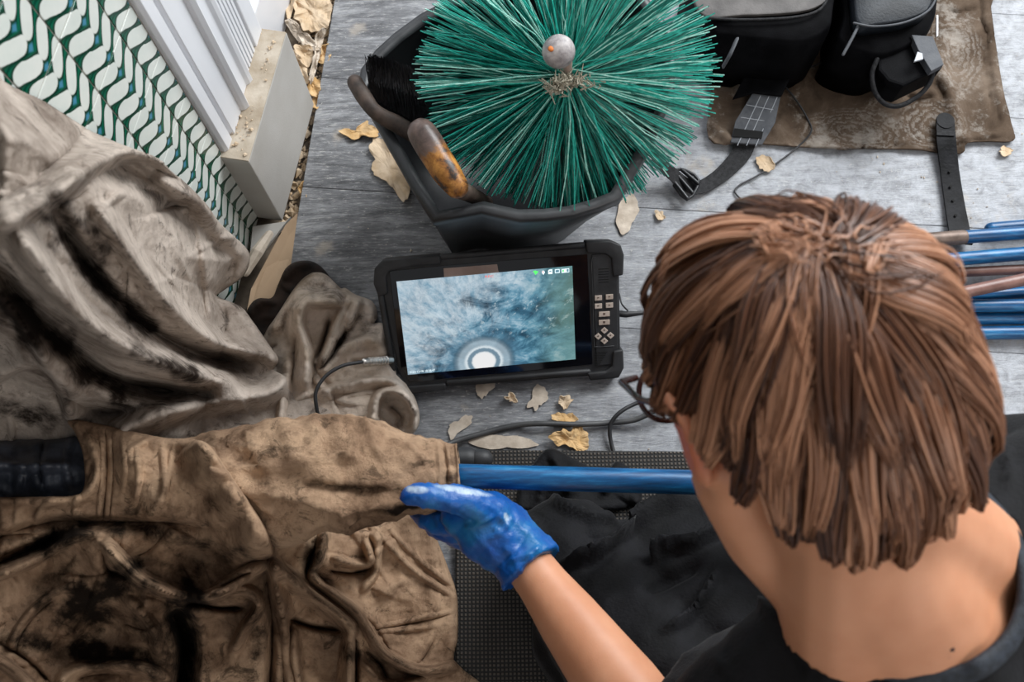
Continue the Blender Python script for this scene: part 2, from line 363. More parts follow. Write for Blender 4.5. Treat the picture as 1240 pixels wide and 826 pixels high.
for nm, (p0, p1, q) in dict(firebox_back=(OP0, OP1, None), firebox_cheek=(OP0-.02, OP0, 1), firebox_cheek_right=(OP1, OP1+.02, 1)).items():
    if q is None: MB().prism([wpt(OP0, -.02, -.45), wpt(OP1, -.02, -.45), wpt(OP1, 1.2, -.45), wpt(OP0, 1.2, -.45)], -WN*.03).build(nm, M['sootbrick'], wall)
    else: MB().prism([wpt(p0, -.02, -.10), wpt(p1, -.02, -.10), wpt(p1, 1.2, -.10), wpt(p0, 1.2, -.10)], -WN*.35).build('firebox_cheek', M['sootbrick'], wall)
# tiles
def tile_mat():
    m, b = new_mat('green_swirl_glaze', .16, 0, .5); t = E.nt.nodes.new('ShaderNodeUVMap'); t.uv_map = 'UV'; sp = E.nt.nodes.new('ShaderNodeSeparateXYZ'); E.nt.links.new(t.outputs[0], sp.inputs[0])
    u, v = E(sp.outputs[0]), E(sp.outputs[1]); nz = noise(coords('Object'), 90, 3)-.5
    u = u+nz*.02; wob = esin((u-.30)*6.28318)*-.098
    vv = v*3-wob*3+nz*.06
    cell = lambda a: E.op('PINGPONG', a, .5)   # distance to nearest integer
    # fat lozenges centred at u=.30, thin ones at u=.80 ; u distance periodic
    dfu = cell(u-.30); dtu = cell(u-.80); dv1 = cell(vv-.884); dv2 = cell(vv-.81)
    fat = 1-((dfu/.30)**1.8+(dv1/.42)**2.0); thin = 1-((dtu/.22)**2.1+(dv2/.38)**2.2)
    white = E.op('MAXIMUM', step(fat, .07), step(thin, .09))
    halo = E.op('MAXIMUM', step(fat+.45, .25), step(thin+.5, .25))
    g = mixc(halo, (.004, .10, .055), (.012, .045, .028))
    rib = step(.055-eabs(cell(vv-.42)-.0), .03)
    g = mixc(rib*.6, g, (.0, .016, .01))
    blue = step(.07-E.op('ADD', cell(u-.56)*1.0, cell(vv-.43)*.5), .03)
    g = mixc(blue*.9, g, (.06, .22, .34))
    w = mixc(noise(coords('Object'), 40, 3), (.52, .58, .54), (.70, .70, .66))
    setc(b, mixc(white, g, w)); bump(b, white, .25, .0008); return m
M['tile'] = tile_mat()
TW, TH = .0655, .0775; tm = None; S1 = -.029
def tile_mesh(w):
    bm = bmesh.new(); g = .0009; V = [bm.verts.new(tuple(WD*(s)+UP*z+WN*d)) for d in (0, .006) for s, z in ((g, g), (w-g, g), (w-g, TH-g), (g, TH-g))]
    for f in ((3, 2, 1, 0), (4, 5, 6, 7), (0, 1, 5, 4), (1, 2, 6, 5), (2, 3, 7, 6), (3, 0, 4, 7)): bm.faces.new([V[i] for i in f])
    bmesh.ops.recalc_face_normals(bm, faces=bm.faces); bmesh.ops.bevel(bm, geom=[e for e in bm.edges], offset=.0003, segments=1, affect='EDGES')
    uv = bm.loops.layers.uv.new('UV')
    for f in bm.faces:
        for l in f.loops: p = np.array(l.vert.co); l[uv].uv = ((p @ WD)/TW, p[2]/TH)
    me = bpy.data.meshes.new('tile'); bm.to_mesh(me); bm.free(); me.materials.append(M['tile']); return me
tfull = tile_mesh(TW); tpart = tile_mesh(-S1+.006)
for c in range(4):
    for r in range(11):
        o = link('tile', tpart if c == 0 else tfull, None, wall, False); o.location = tuple(wpt(S1-c*TW, -.003+r*TH, -.006)-WP)
        o.matrix_parent_inverse = Matrix.Identity(4)
# casing with mouldings, on the plinth block  (fireplace surround)
trim = tag(empty('trim_1', A0), kind='structure')
BH = .175
prof = [(0, 0), (0, .016), (.004, .020), (.020, .020), (.022, .015), (.026, .015), (.028, .021), (.062, .021), (.064, .026), (.070, .030), (.076, .026), (.079, .018), (.100, .018), (.104, .022), (.110, .024), (.1145, .014), (.1145, 0)]
MB().prism([wpt(.008+s, BH, d-.012) for s, d in prof], UP*1.3).build('casing', M['paint'], trim, bevel=.0008)
MB().prism([wpt(.168, BH-.01, -.012), wpt(.196, BH-.01, -.012), wpt(.196, BH-.01, .004), wpt(.168, BH-.01, .004)], UP*1.3).build('chimney_breast_panel', M['paint'], trim, bevel=.002)
for k in range(5): MB().prism([wpt(.128+k*.0075, BH+.0, -.008), wpt(.128+k*.0075+.0045, BH, -.008), wpt(.128+k*.0075+.0045, BH, .003), wpt(.128+k*.0075, BH, .003)], UP*1.2).build('flute', M['paint'], trim)
MB().prism([wpt(0, 0, -.01), wpt(0, 0, .037), wpt(0, 0, .037)+WD*.198, wpt(0, 0, -.01)+WD*.198], UP*(BH-.0022)).build('plinth_block', M['stone'], trim, bevel=.0015)
MB().prism([wpt(.0005, BH-.002, -.009), wpt(.0005, BH-.002, .0365), wpt(.197, BH-.002, .0365), wpt(.197, BH-.002, -.009)], UP*.0022).build('dusty_top', M['dust_top'], trim, bevel=.0006)
MB().prism([wpt(.199, -.02, -.062), wpt(1.5, -.02, -.062), wpt(1.5, -.02, -.047), wpt(.199, -.02, -.047)], UP*.12).build('skirting', M['paint'], trim, bevel=.002)
# ------------------------------------------------------------------ flakes, rubble, cardboard
def flake(name, P, label, cat, mat, z=.003, curl=.006, th=.0012, seed=0, group=None, jag=2.0, base=.0015):
    P = catmull(P, 6, closed=True); g = np.random.default_rng(seed); jn = np.convolve(np.tile(g.normal(size=len(P)), 3), [.25, .5, .25], 'same')[len(P):2*len(P)]
    C = P.mean(0); dn = P-C; dn /= np.linalg.norm(dn, axis=1)[:, None]; P = P+dn*(jn*jag)[:, None]; rings = 6; V = []; Fc = []; n = len(P)
    for r in range(rings):
        f = 1-r/rings
        for k, q in enumerate(P):
            w = C+(q-C)*f; zz = base+th+z*(.45+.9*float(fbm(w[0]/11, w[1]/11, 3, seed)))*min(1, f+.4)+curl*(f**3)*max(0, float(fbm(q[0]/16, q[1]/16, 2, seed+3))*1.6+.25); V.append(at(w[0], w[1], max(zz, base+.0003)))
    V.append(at(C[0], C[1], base+th+z*.4)); ci = len(V)-1
    for r in range(rings-1):
        for k in range(n): Fc.append((r*n+k, r*n+(k+1) % n, (r+1)*n+(k+1) % n, (r+1)*n+k))
    for k in range(n): Fc.append(((rings-1)*n+k, (rings-1)*n+(k+1) % n, ci))
    o = mesh(name, V, Fc, mat, None, False); m = o.modifiers.new('thickness', 'SOLIDIFY'); m.thickness = th; m.offset = -1
    return tag(o, label, cat, group)
flake('plaster_flake', [(411, 160), (420, 156), (428, 160), (436, 150), (448, 148), (458, 160), (452, 167), (440, 165), (430, 169)], 'small ochre flake beside the black tub, above a larger tan flake', 'flake', M['flake_ochre'], seed=1)
flake('plaster_flake', [(447, 176), (456, 168), (468, 172), (476, 188), (488, 204), (495, 222), (494, 240), (486, 243), (476, 228), (460, 214), (450, 206), (452, 192)], 'largest tan flake on the grey boards, tucked against the left of the tub', 'flake', M['flake'], seed=2)
flake('plaster_flake', [(665, 528), (676, 521), (690, 522), (697, 514), (708, 522), (713, 535), (708, 547), (696, 545), (686, 538), (674, 540)], 'curled ochre flake just below the floor cable', 'flake', M['flake_ochre'], z=.008, curl=.01, seed=3)
flake('plaster_flake', [(668, 506), (674, 499), (684, 502), (694, 500), (700, 509), (690, 513), (676, 512)], 'small ochre flake directly above the floor cable', 'flake', M['flake_ochre'], z=.006, curl=.008, seed=4)
flake('plaster_flake', [(675, 484), (682, 479), (693, 483), (690, 492), (683, 496), (677, 491)], 'small tan flake right of the row of smears below the screen', 'flake', M['flake'], seed=5)
flake('plaster_flake', [(612, 481), (619, 477), (626, 482), (623, 487), (615, 486)], 'tiny pale chip on the floor under the middle of the monitor', 'flake', M['flake'], seed=6)
flake('plaster_smear', [(577, 466), (590, 464), (600, 465), (596, 474), (588, 480), (582, 484), (577, 475)], 'thin pale plaster smear close below the monitor edge', 'plaster', M['flake_grey'], z=.0004, curl=0, th=.0006, seed=7)
flake('plaster_smear', [(636, 492), (644, 480), (650, 467), (661, 472), (664, 483), (654, 492), (648, 496)], 'brownish plaster smear left of the small tan flake', 'plaster', M['flake_grey'], z=.0004, curl=0, th=.0006, seed=8)
flake('plaster_smear', [(543, 520), (548, 512), (560, 506), (571, 504), (569, 514), (556, 524), (547, 533)], 'tan plaster smear beside the crumpled cloth corner, above the cable', 'plaster', M['flake_grey'], z=.0004, curl=0, th=.0006, seed=9)
flake('plaster_smear', [(565, 535), (590, 528), (622, 527), (640, 531), (652, 540), (620, 543), (590, 543)], 'long pale plaster smear along the top edge of the kneeling mat', 'plaster', M['flake_grey'], z=.0004, curl=0, th=.0006, seed=10)
flake('plaster_chip', [(916, 194), (922, 188), (934, 192), (938, 204), (928, 210), (920, 204)], 'pale round plaster chip inside the loop of thin cable', 'plaster', M['flake'], seed=11)
flake('plaster_chip', [(793, 258), (798, 255), (804, 259), (803, 265), (796, 267)], 'tiny tan chip between strap buckle and head', 'plaster', M['flake'], seed=12)
flake('plaster_chip', [(1210, 183), (1216, 178), (1226, 181), (1224, 186), (1214, 187)], 'small tan chip beyond the right corner of the brown sack', 'plaster', M['flake'], seed=13)
flake('plaster_smear', [(752, 240), (766, 236), (772, 252), (766, 272), (754, 284), (746, 268)], 'wide pale plaster smear right of the black tub', 'plaster', M['flake_grey'], z=.0004, curl=0, th=.0006, seed=14)
# torn scraps in the gap beside the wall
rub = [([(352, -8), (372, -12), (398, -6), (402, 14), (396, 34), (380, 40), (366, 34), (356, 18)], 'big tan torn scrap, topmost in the gap by the wall', 'flake', .012),
       ([(346, 26), (356, 24), (366, 36), (376, 46), (384, 54), (372, 56), (356, 44)], 'long pale sliver below the topmost scrap in the gap', 'flake_grey', .014),
       ([(384, 38), (394, 36), (388, 60), (383, 84), (378, 100), (374, 96), (379, 70)], 'narrow upright pale strip of torn scrap in the gap', 'flake_grey', .018),
       ([(358, 56), (372, 54), (380, 66), (374, 82), (362, 74)], 'squarish tan scrap in the middle of the gap', 'flake', .010),
       ([(390, 56), (402, 52), (400, 68), (392, 78), (384, 74)], 'ochre scrap against the board edge in the gap', 'flake_ochre', .012),
       ([(372, 92), (382, 96), (388, 108), (380, 118), (372, 108)], 'lowest crumpled ochre scrap of the gap by the far block corner', 'flake_ochre', .012)]
for k, (P, l, mt, z) in enumerate(rub): flake('torn_scrap', P, l, 'scrap', M[mt], z=z, curl=.012, seed=20+k, base=-.012, group='torn scraps in the gap by the wall')
def rubble(name, region, n, mat, label, rmin=.0012, rmax=.005, z0=-.02, seed=3, fl=.6):
    g = np.random.default_rng(seed); mb = MB(); P = np.asarray(region, float); lo = P.min(0); hi = P.max(0); k = 0
    while k < n:
        q = lo+g.random(2)*(hi-lo)
        if not inside(q[:1], q[1:], P)[0]: continue
        r = rmin+(rmax-rmin)*g.random()**3; c = at(q[0], q[1], z0+r*.5); V = []
        for d in ((1, 0, 0), (-1, 0, 0), (0, 1, 0), (0, -1, 0), (0, 0, 1), (0, 0, -1)): V.append(c+np.array(d)*r*(.5+g.random())*np.array([1, 1, fl])+g.normal(size=3)*r*.2)
        mb.add(V, [(0, 2, 4), (2, 1, 4), (1, 3, 4), (3, 0, 4), (2, 0, 5), (1, 2, 5), (3, 1, 5), (0, 3, 5)]); k += 1
    return tag(mb.build(name, mat, None, recalc=False), label, 'debris', kind='stuff')
rubble('gap_rubble', [(345, -10), (408, -10), (392, 90), (372, 190), (360, 262), (340, 290), (344, 262), (380, 120)], 420, M['flake'], 'tan crumbs and torn bits filling the gap between wall and boards', .002, .008)
rubble('floor_crumbs', [(370, 220), (540, 330), (700, 560), (900, 240), (1240, 60), (1240, 260), (1180, 300), (780, 560), (520, 520), (450, 330)], 170, M['flake_grey'], 'pale plaster crumbs scattered over the grey boards', .0006, .0024, z0=.0, seed=8)
rubble('dust_crumbs', [(266, 186), (300, 190), (336, 40), (310, 34), (318, 110), (280, 150)], 60, M['flake'], 'tan crumbs lying on top of the plinth block', .0006, .0035, z0=BH+.001, seed=5)
cb = [at(360, 258, .03), at(354, 300, .012), at(349, 340, .006), at(330, 378, .012), at(296, 392, .02), at(304, 350, .02), at(330, 300, .025), at(346, 272, .03)]
for k, (P, l, mt, z) in enumerate([([(352, 60), (362, 66), (372, 84), (374, 100), (364, 96), (356, 82)], 'dark tan curl against the white skirting in the gap', 'flake', .012), ([(362, 40), (376, 44), (390, 52), (384, 62), (368, 56)], 'flat tan sheet bit under the pale upright strip in the gap', 'flake_grey', .006),
        ([(380, 118), (388, 112), (392, 122), (384, 132), (378, 128)], 'small ochre curl nearest the far bottom corner of the plinth', 'flake_ochre', .01), ([(344, -14), (356, -16), (356, 8), (350, 24), (344, 10)], 'tan scrap at the top of the gap, touching the skirting', 'flake', .01), ([(362, 228), (370, 220), (372, 236), (366, 246)], 'brown-orange bit in the gap halfway along the plinth', 'flake_ochre', .008)]): flake('torn_scrap', P, l, 'scrap', M[mt], z=z, curl=.010, seed=40+k, base=-.012, group='torn scraps in the gap by the wall')
tag(MB().prism(cb, (0, 0, -.003)).build('cardboard_sheet', M['card']), 'tan cardboard wedge on the floor between plinth block and crumpled cloth', 'cardboard')
tag(MB().prism([at(306, 274, .02), at(346, 268, .022), at(352, 262, .02), at(322, 300, .03), at(300, 330, .02)], (0, 0, -.006)).build('stone_fragment', M['stone'], bevel=.001), 'grey broken slab lying at the foot of the plinth block', 'stone')
tag(MB().tube([at(298, 330, .03), at(312, 305, .035), at(326, 284, .03)], [.006, .009, .006], 7).build('wood_splinter', M['flake_grey']), 'grey splinter of wood resting on the broken slab', 'wood')
# ------------------------------------------------------------------ dust sheet over the fireplace
sheet = thing('dust_sheet', 'big sooty canvas dust sheet over the fireplace with a rod sleeve', 'dust sheet', at(250, 600))
WALL = (WP, WN)
up_out = [(-40, 60, .6), (0, 97, .58), (60, 128, .52), (110, 160, .47), (150, 178, .44), (190, 193, .42), (215, 215, .38), (246, 245, .30), (266, 272, .22), (296, 300, .12), (301, 316, .10), (292, 335, .085),
          (268, 352, .08), (262, 360, .09), (290, 372, .085), (305, 390, .08), (326, 420, .075), (336, 436, .07), (330, 448, .055), (345, 458, .05), (350, 475, .05), (380, 482, .045), (420, 520, .05), (380, 560, .08), (250, 580, .12), (100, 575, .16), (-40, 580, .18)]
upf = [
 ([(-20, 285), (60, 240), (120, 196), (180, 184), (246, 224)], 30, 15, .075, dict(taper=.05)),            # rolled hem
 ([(-20, 262), (50, 224), (120, 180)], 6, 6, .012),
 ([(180, 210), (240, 245), (262, 275)], 12, 20, .03),
 ([(10, 262), (50, 325), (100, 385), (160, 425), (230, 452), (305, 472)], 20, 24, .10, dict(taper=.12)),   # long tube
 ([(110, 240), (150, 300), (205, 370), (262, 415), (332, 432)], 18, 16, .06, dict(taper=.12)),           # edge of big panel
 ([(238, 262), (246, 320), (252, 370), (256, 400)], 16, 7, .02),
 ([(300, 300), (262, 330), (250, 400)], 10, 14, .012),
 ([(-20, 330), (20, 380), (48, 425), (62, 450)], 14, 10, .05),
 ([(-20, 470), (30, 440), (66, 455), (90, 520)], 40, 8, .05),
 ([(128, 535), (180, 508), (250, 488), (320, 478), (346, 458), (342, 430)], 22, 20, .06, dict(taper=.1)),   # bottom roll
 ([(60, 250), (110, 330), (170, 390), (240, 430), (300, 440)], 20, 15, -.12),                            # dark gap
 ([(-20, 300), (30, 365), (90, 425), (150, 462), (240, 478)], 18, 24, -.13),
 ([(175, 262), (210, 250), (236, 250)], 20, 6, -.02),
 ([(60, 470), (110, 495), (160, 500)], 16, 16, -.04),
 ([(150, 330), (190, 390), (240, 420)], 5, 6, .006), ([(170, 300), (215, 350), (245, 395)], 6, 6, .005),
 ([(210, 300), (235, 350), (250, 395)], 6, 8, .006),
]
cloth('upper_drape', up_out, [(60, 300, .32), (150, 300, .26), (120, 420, .18), (220, 420, .12), (60, 450, .19), (250, 500, .11), (180, 240, .34), (30, 180, .46)], upf, M['cloth_grey'], sheet, step=1.7,
      crump=(.008, 62), roll=.02, roll_w=12, wall=WALL, seed=1,
      soot_shade=[(95, 270, 70, 16, 50, .9), (130, 350, 110, 15, 45, 1.2), (60, 410, 120, 20, 42, 1.3), (200, 440, 70, 10, 25, 1.1), (30, 500, 55, 14, 10, .9), (180, 235, 60, 8, 30, .7), (190, 490, 60, 8, -10, .7)])  # streaks along the fold gaps paint their shade in with the soot
shade_out = [(338, 345, .02), (347, 326, .03), (360, 318, .035), (378, 318, .035), (392, 328, .03), (400, 345, .025), (392, 380, .02), (350, 400, .015), (322, 415, .012), (304, 400, .012), (298, 378, .02), (312, 363, .03), (330, 362, .03)]
cloth('sooty_lining', shade_out, [], [([(300, 385), (315, 366), (335, 366)], 6, 6, .012), ([(342, 340), (358, 322), (380, 320)], 6, 6, .012)], M['cloth_dark'], sheet, step=3, crump=(.003, 20), roll=.01, roll_w=6, seed=3)  # dark sheet added as painted shade in the hollow of the cloth
cr_out = [(330, 470, .03), (318, 420, .03), (322, 404, .04), (338, 380, .05), (356, 352, .055), (370, 336, .055), (382, 330, .05), (395, 334, .05), (412, 350, .05), (418, 350, .045), (430, 358, .04), (450, 366, .035), (456, 382, .03), (452, 392, .03), (464, 394, .045), (470, 420, .04),
          (476, 446, .04), (492, 466, .035), (503, 486, .03), (507, 508, .025), (500, 524, .02), (485, 530, .02), (480, 560, .03), (400, 580, .04), (320, 580, .04), (326, 520, .05)]
crf = [([(420, 366), (392, 366), (369, 368), (362, 392), (372, 430), (368, 476)], 9, 20, .045, dict(taper=.1)),
       ([(418, 368), (404, 400), (390, 440), (384, 462)], 14, 6, .035),
       ([(366, 345), (345, 375), (328, 408)], 12, 14, .015),
       ([(436, 360), (424, 388), (404, 420)], 8, 9, .025),
       ([(466, 412), (440, 412), (410, 426), (388, 458)], 14, 9, .022), ([(475, 437), (450, 438), (430, 440)], 9, 9, -.02, dict(taper=0)),
       ([(382, 484), (402, 470), (440, 462), (474, 462), (500, 488)], 5, 14, .022, dict(taper=.08)),
       ([(504, 500), (490, 480), (470, 474), (456, 484), (452, 512)], 7, 8, .03, dict(taper=.05)),
       ([(500, 528), (504, 505), (498, 490)], 8, 5, .02),
       ([(400, 384), (392, 414), (380, 440)], 8, 7, -.03), ([(420, 392), (404, 428), (384, 452)], 7, 6, -.035), ([(470, 490), (486, 505), (478, 520)], 8, 9, -.02),
       ([(340, 520), (342, 480), (352, 450), (346, 430)], 16, 12, .03), ([(360, 400), (356, 440), (350, 470)], 8, 8, -.02),
       ([(392, 492), (430, 478), (480, 472)], 3, 3, .004)]
cloth('crumpled_end', cr_out, [(370, 430, .05), (430, 500, .05), (400, 520, .045), (345, 480, .045)], crf, M['cloth_pale'], sheet, step=1.5, crump=(.005, 30), roll=.03, roll_w=7, seed=4, gain=1.2,
      soot_shade=[(388, 345, 34, 16, 30, .6), (345, 385, 30, 7, -50, .6), (410, 418, 36, 6, -55, 1.0), (450, 400, 22, 9, 10, .5)])
low_out = [(-40, 604, .25), (0, 604, .25), (60, 603, .25), (94, 601, .25), (104, 588, .25), (104, 565, .25), (101, 545, .25), (92, 522, .25), (84, 510, .25), (110, 513, .25), (150, 522, .26), (200, 532, .27), (238, 534, .28), (262, 545, .29), (300, 560, .22), (350, 600, .16), (400, 612, .10), (470, 615, .07), (510, 625, .05),
           (525, 648, .035), (542, 690, .03), (552, 722, .03), (553, 770, .03), (548, 800, .03), (552, 860, .03), (-40, 860, .2)]
lowf = [
 ([(238, 530), (268, 566), (300, 612), (320, 646), (328, 676)], 7, 40, .050, dict(taper=.05)),
 ([(0, 606), (60, 606), (100, 600), (118, 570), (108, 530)], 7, 12, .012, dict(taper=0)),
 ([(128, 520), (130, 570), (124, 640)], 3, 3, -.007), ([(136, 522), (138, 575), (131, 642)], 2.5, 2.5, -.004), ([(122, 520), (124, 570), (118, 640)], 3, 3, .004),
 ([(165, 535), (168, 580), (163, 610)], 6, 5, .005), ([(196, 540), (200, 590), (192, 620)], 6, 6, .005), ([(148, 530), (152, 570), (148, 600)], 4, 4, .003),
 ([(-20, 655), (60, 632), (120, 632), (200, 632), (260, 640)], 10, 18, -.022, dict(taper=.1)),
 ([(120, 655), (150, 685), (180, 708), (240, 726), (285, 706), (327, 678)], 14, 9, .055, dict(taper=.08)),
 ([(255, 722), (290, 713), (308, 722), (312, 738), (296, 760), (282, 790)], 9, 8, .035, dict(taper=.08)),
 ([(262, 716), (290, 700), (310, 690)], 5, 6, -.04),
 ([(205, 735), (222, 780), (216, 850)], 26, 15, -.09, dict(taper=.1)), ([(214, 722), (260, 735), (300, 736)], 8, 9, -.05),
 ([(330, 665), (336, 720), (350, 780), (356, 860)], 16, 10, .05), ([(322, 700), (330, 760), (326, 850)], 10, 12, -.03),
 ([(325, 678), (370, 715), (424, 758), (424, 800), (420, 860)], 12, 16, .055, dict(taper=.06)),
 ([(345, 748), (380, 760), (418, 764)], 8, 7, -.045), ([(350, 745), (352, 800), (360, 850)], 7, 8, -.04),
 ([(430, 760), (430, 850)], 8, 8, -.05),
 ([(395, 640), (385, 680), (380, 700), (430, 740), (465, 790), (510, 812), (552, 806)], 7, 9, .035, dict(taper=.05)),
 ([(398, 675), (430, 683), (448, 680), (442, 650)], 7, 7, .03), ([(395, 690), (425, 694), (450, 688)], 4, 6, -.025), ([(370, 700), (375, 680), (384, 660)], 6, 6, -.04),
 ([(456, 640), (455, 690), (434, 720)], 7, 9, .02), ([(462, 650), (500, 690), (550, 722)], 5, 5, .009), ([(470, 640), (510, 680), (552, 712)], 4, 4, .006),
 ([(448, 764), (490, 757), (548, 744)], 3, 3, -.006), ([(448, 760), (490, 753), (548, 740)], 3, 3, .004),
 ([(436, 800), (470, 830), (520, 820)], 8, 8, .02), ([(440, 785), (460, 805), (470, 826)], 6, 6, -.025),
 ([(-20, 705), (40, 680), (90, 652), (122, 645)], 10, 7, .03), ([(-20, 690), (40, 664), (80, 645)], 12, 12, -.045),
 ([(22, 800), (14, 778), (36, 742), (66, 718), (96, 705)], 5, 6, .012), ([(28, 800), (21, 780), (42, 746), (70, 722)], 3, 3, -.006),
 ([(-20, 790), (20, 815), (50, 850)], 9, 9, .035), ([(0, 780), (34, 800), (60, 826)], 6, 6, -.03),
 ([(60, 850), (90, 812), (160, 806), (210, 826)], 10, 12, .03), ([(150, 720), (185, 760), (190, 800)], 10, 12, .018), ([(125, 655), (130, 690), (160, 700)], 8, 8, -.02),
]
cloth('lower_drape', low_out, [(60, 690, .2), (150, 640, .25), (200, 600, .285), (160, 560, .285), (245, 575, .30), (270, 610, .295), (296, 645, .275), (250, 690, .2), (120, 780, .14), (280, 780, .12), (340, 700, .14), (400, 720, .08), (460, 700, .05), (500, 760, .03), (400, 800, .07), (480, 810, .04)], lowf, M['cloth_brown'], sheet, step=1.5,
      crump=(.007, 48), roll=.012, roll_w=8, seed=11, gain=1.35,
      soot_shade=[(60, 655, 80, 14, -14, 1.2), (110, 790, 110, 18, 8, 1.2), (110, 725, 66, 30, -25, 1.25), (225, 770, 26, 80, 5, 1.3), (170, 640, 70, 12, 4, 1.0), (240, 655, 80, 12, 20, .8), (65, 700, 40, 12, -40, .7), (185, 760, 50, 30, 40, .7), (375, 680, 14, 22, 0, .9), (450, 800, 40, 10, 20, .8), (310, 780, 12, 60, 0, .7), (210, 685, 40, 7, 20, .7)])
# rod sleeve: a real tube of canvas lying on the drape
sc_px = [(225, 592, 58), (262, 590, 66), (300, 586, 72), (345, 581, 72), (390, 575, 69), (430, 573, 64), (470, 575, 56), (505, 575, 47), (532, 573, 38), (548, 572, 33), (557, 571, 31)]
SZ = lambda x: float(np.interp(x, [225, 262, 300, 345, 390], [.15, .185, .222, .255, .27]))
SP = catmull([(*at(x, y, SZ(x)), r*(H-.27)/math.cos(TILT)/F*1.02) for x, y, r in sc_px], 9)
V, Fc = tube_geo(SP[:, :3], SP[:, 3], 96, None, .9); V = np.array(V); n = len(SP)
ctr = np.repeat(SP[:, :3], 96, 0); nr = V-ctr; nr /= np.linalg.norm(nr, axis=1)[:, None]; pp = proj(V); X, Y = pp[:, 0], pp[:, 1]; d = 0
top = np.clip(nr @ -AD*2+.3, 0, 1)
for f in [([(240, 560), (300, 566), (360, 562), (420, 552), (448, 560)], 6, 9, .008), ([(240, 520), (300, 545), (380, 556), (450, 548)], 4, 4, .004), ([(300, 590), (350, 600), (420, 612), (500, 606)], 10, 10, .012),
          ([(262, 540), (300, 590), (340, 625)], 12, 12, .014), ([(300, 520), (315, 560)], 8, 8, .006), ([(360, 585), (430, 596), (480, 590)], 9, 9, -.014, ), ([(440, 510), (452, 540), (470, 560)], 7, 7, .007), ([(470, 530), (500, 545), (520, 565)], 7, 7, .006),
          ([(375, 505), (385, 530), (380, 555)], 8, 8, .006), ([(330, 515), (345, 540), (340, 560)], 8, 8, -.006), ([(255, 560), (280, 610), (320, 650)], 10, 10, -.016), ([(400, 625), (460, 622), (500, 612)], 7, 7, .007),
          ([(536, 534), (541, 570), (538, 606)], 3, 3, -.007, dict(taper=0)), ([(529, 534), (533, 570), (530, 606)], 4, 3, .004, dict(taper=0)), ([(552, 536), (555, 572), (552, 604)], 3, 3, .003, dict(taper=0)), ([(405, 560), (410, 590)], 5, 5, .005)]:
    d = d+fold(X, Y, *f[:4], **(f[4] if len(f) > 4 else {}))
d = d*top+.009*fbm(X/34, Y/26, 4, 31)+.006*ridged(X/45, Y/45, 3, 33)*top
V = V+nr*d[:, None]
sl = mesh('rod_sleeve', V, Fc, M['cloth_brown'], sheet); m = sl.modifiers.new('thickness', 'SOLIDIFY'); m.thickness = .002; m.offset = -1
a = sl.data.attributes.new('soot', 'FLOAT', 'POINT'); s = np.zeros(len(X))
for sx, sy, rx, ry, an, st in [(430, 592, 90, 9, 4, .75), (300, 628, 50, 12, 40, .85), (270, 585, 30, 14, 50, .5), (350, 545, 60, 5, 5, .5), (485, 612, 30, 9, 0, 1.1), (545, 590, 8, 16, 0, .6)]:  # soot on the sleeve, with shade painted along its creases
    ca, sa = math.cos(math.radians(an)), math.sin(math.radians(an)); u = ((X-sx)*ca+(Y-sy)*sa)/rx; v = (-(X-sx)*sa+(Y-sy)*ca)/ry; s = np.maximum(s, st*np.clip(1.25-np.sqrt(u*u+v*v)+.8*fbm(X/22, Y/22, 4, 40), 0, 1))
a.data.foreach_set('value', s.astype(np.float32))
# dark bag seen through the opening of the sheet
bo = [(-60, 535, .20), (0, 533, .20), (60, 532, .20), (100, 530, .20), (118, 570, .20), (112, 618, .20), (60, 625, .20), (-60, 625, .20)]
bg = cloth('dark_fabric_bundle', bo, [(50, 575, .232), (-20, 580, .232), (90, 575, .225)], [([(52, 590), (48, 560), (54, 530)], 5, 6, -.014), ([(84, 592), (80, 560), (88, 530)], 6, 6, .012), ([(20, 592), (26, 566), (-10, 560)], 6, 6, .012), ([(-20, 562), (90, 564)], 5, 12, .02)], None, None, step=3, crump=(.004, 26), roll=.04, roll_w=10, seed=15)
bg.data.materials.append(simple('blue_black_nylon', (.02, .024, .035), (.07, .08, .105), .45, scale=40, bmp=.5, bscale=300)); tag(bg, 'blue-black fabric bundle showing through the opening at the left edge', 'fabric')

# ------------------------------------------------------------------ black tub
tub = thing('tub', 'black plastic tub with pointed front corner holding the green brush', 'tub', at(640, 200))
RZ = .245
rim_px = [(527, 263), (505, 228), (478, 180), (450, 132), (436, 106), (441, 84), (458, 62), (480, 42), (510, 20), (548, 0), (620, -28), (700, -32), (775, -10), (815, 45), (812, 110), (785, 175), (747, 238), (722, 248), (692, 257), (660, 261), (629, 262), (605, 257), (584, 252), (560, 257)]
rim = np.array([at(x, y, RZ) for x, y in rim_px]); rc = rim.mean(0)
fl = at(548, 309, 0); base = rc*[1, 1, 0]+(rim-rc)*.74; base = base+(fl-base[0])*[1, 1, 0]; base[:, 2] = .004
rings = [(0, 0, 0), (.012, 0, .0), (.012, -.004, 0), (.012, -.020, 0), (.002, -.022, 0)]
def ringpts(w_out, z, t):  # t: 0 rim -> 1 base
    P = rim*(1-t)+base*t; c = P.mean(0); d = (P-c)*[1, 1, 0]; L = np.linalg.norm(d, axis=1)[:, None]; P = P+d/L*w_out; P[:, 2] = RZ*(1-t)+.004*t+z; return P
seq = [ringpts(-.010, -.004, 0), ringpts(-.009, 0, 0), ringpts(.003, .001, 0), ringpts(.005, -.002, 0), ringpts(.005, -.014, 0), ringpts(0, -.016, 0), ringpts(0, -.02, .02), ringpts(0, 0, .5), ringpts(0, 0, .97), ringpts(-.006, -.0, 1)]
V = np.vstack(seq); k = len(rim); Fc = [(i*k+j, i*k+(j+1) % k, (i+1)*k+(j+1) % k, (i+1)*k+j) for i in range(len(seq)-1) for j in range(k)]
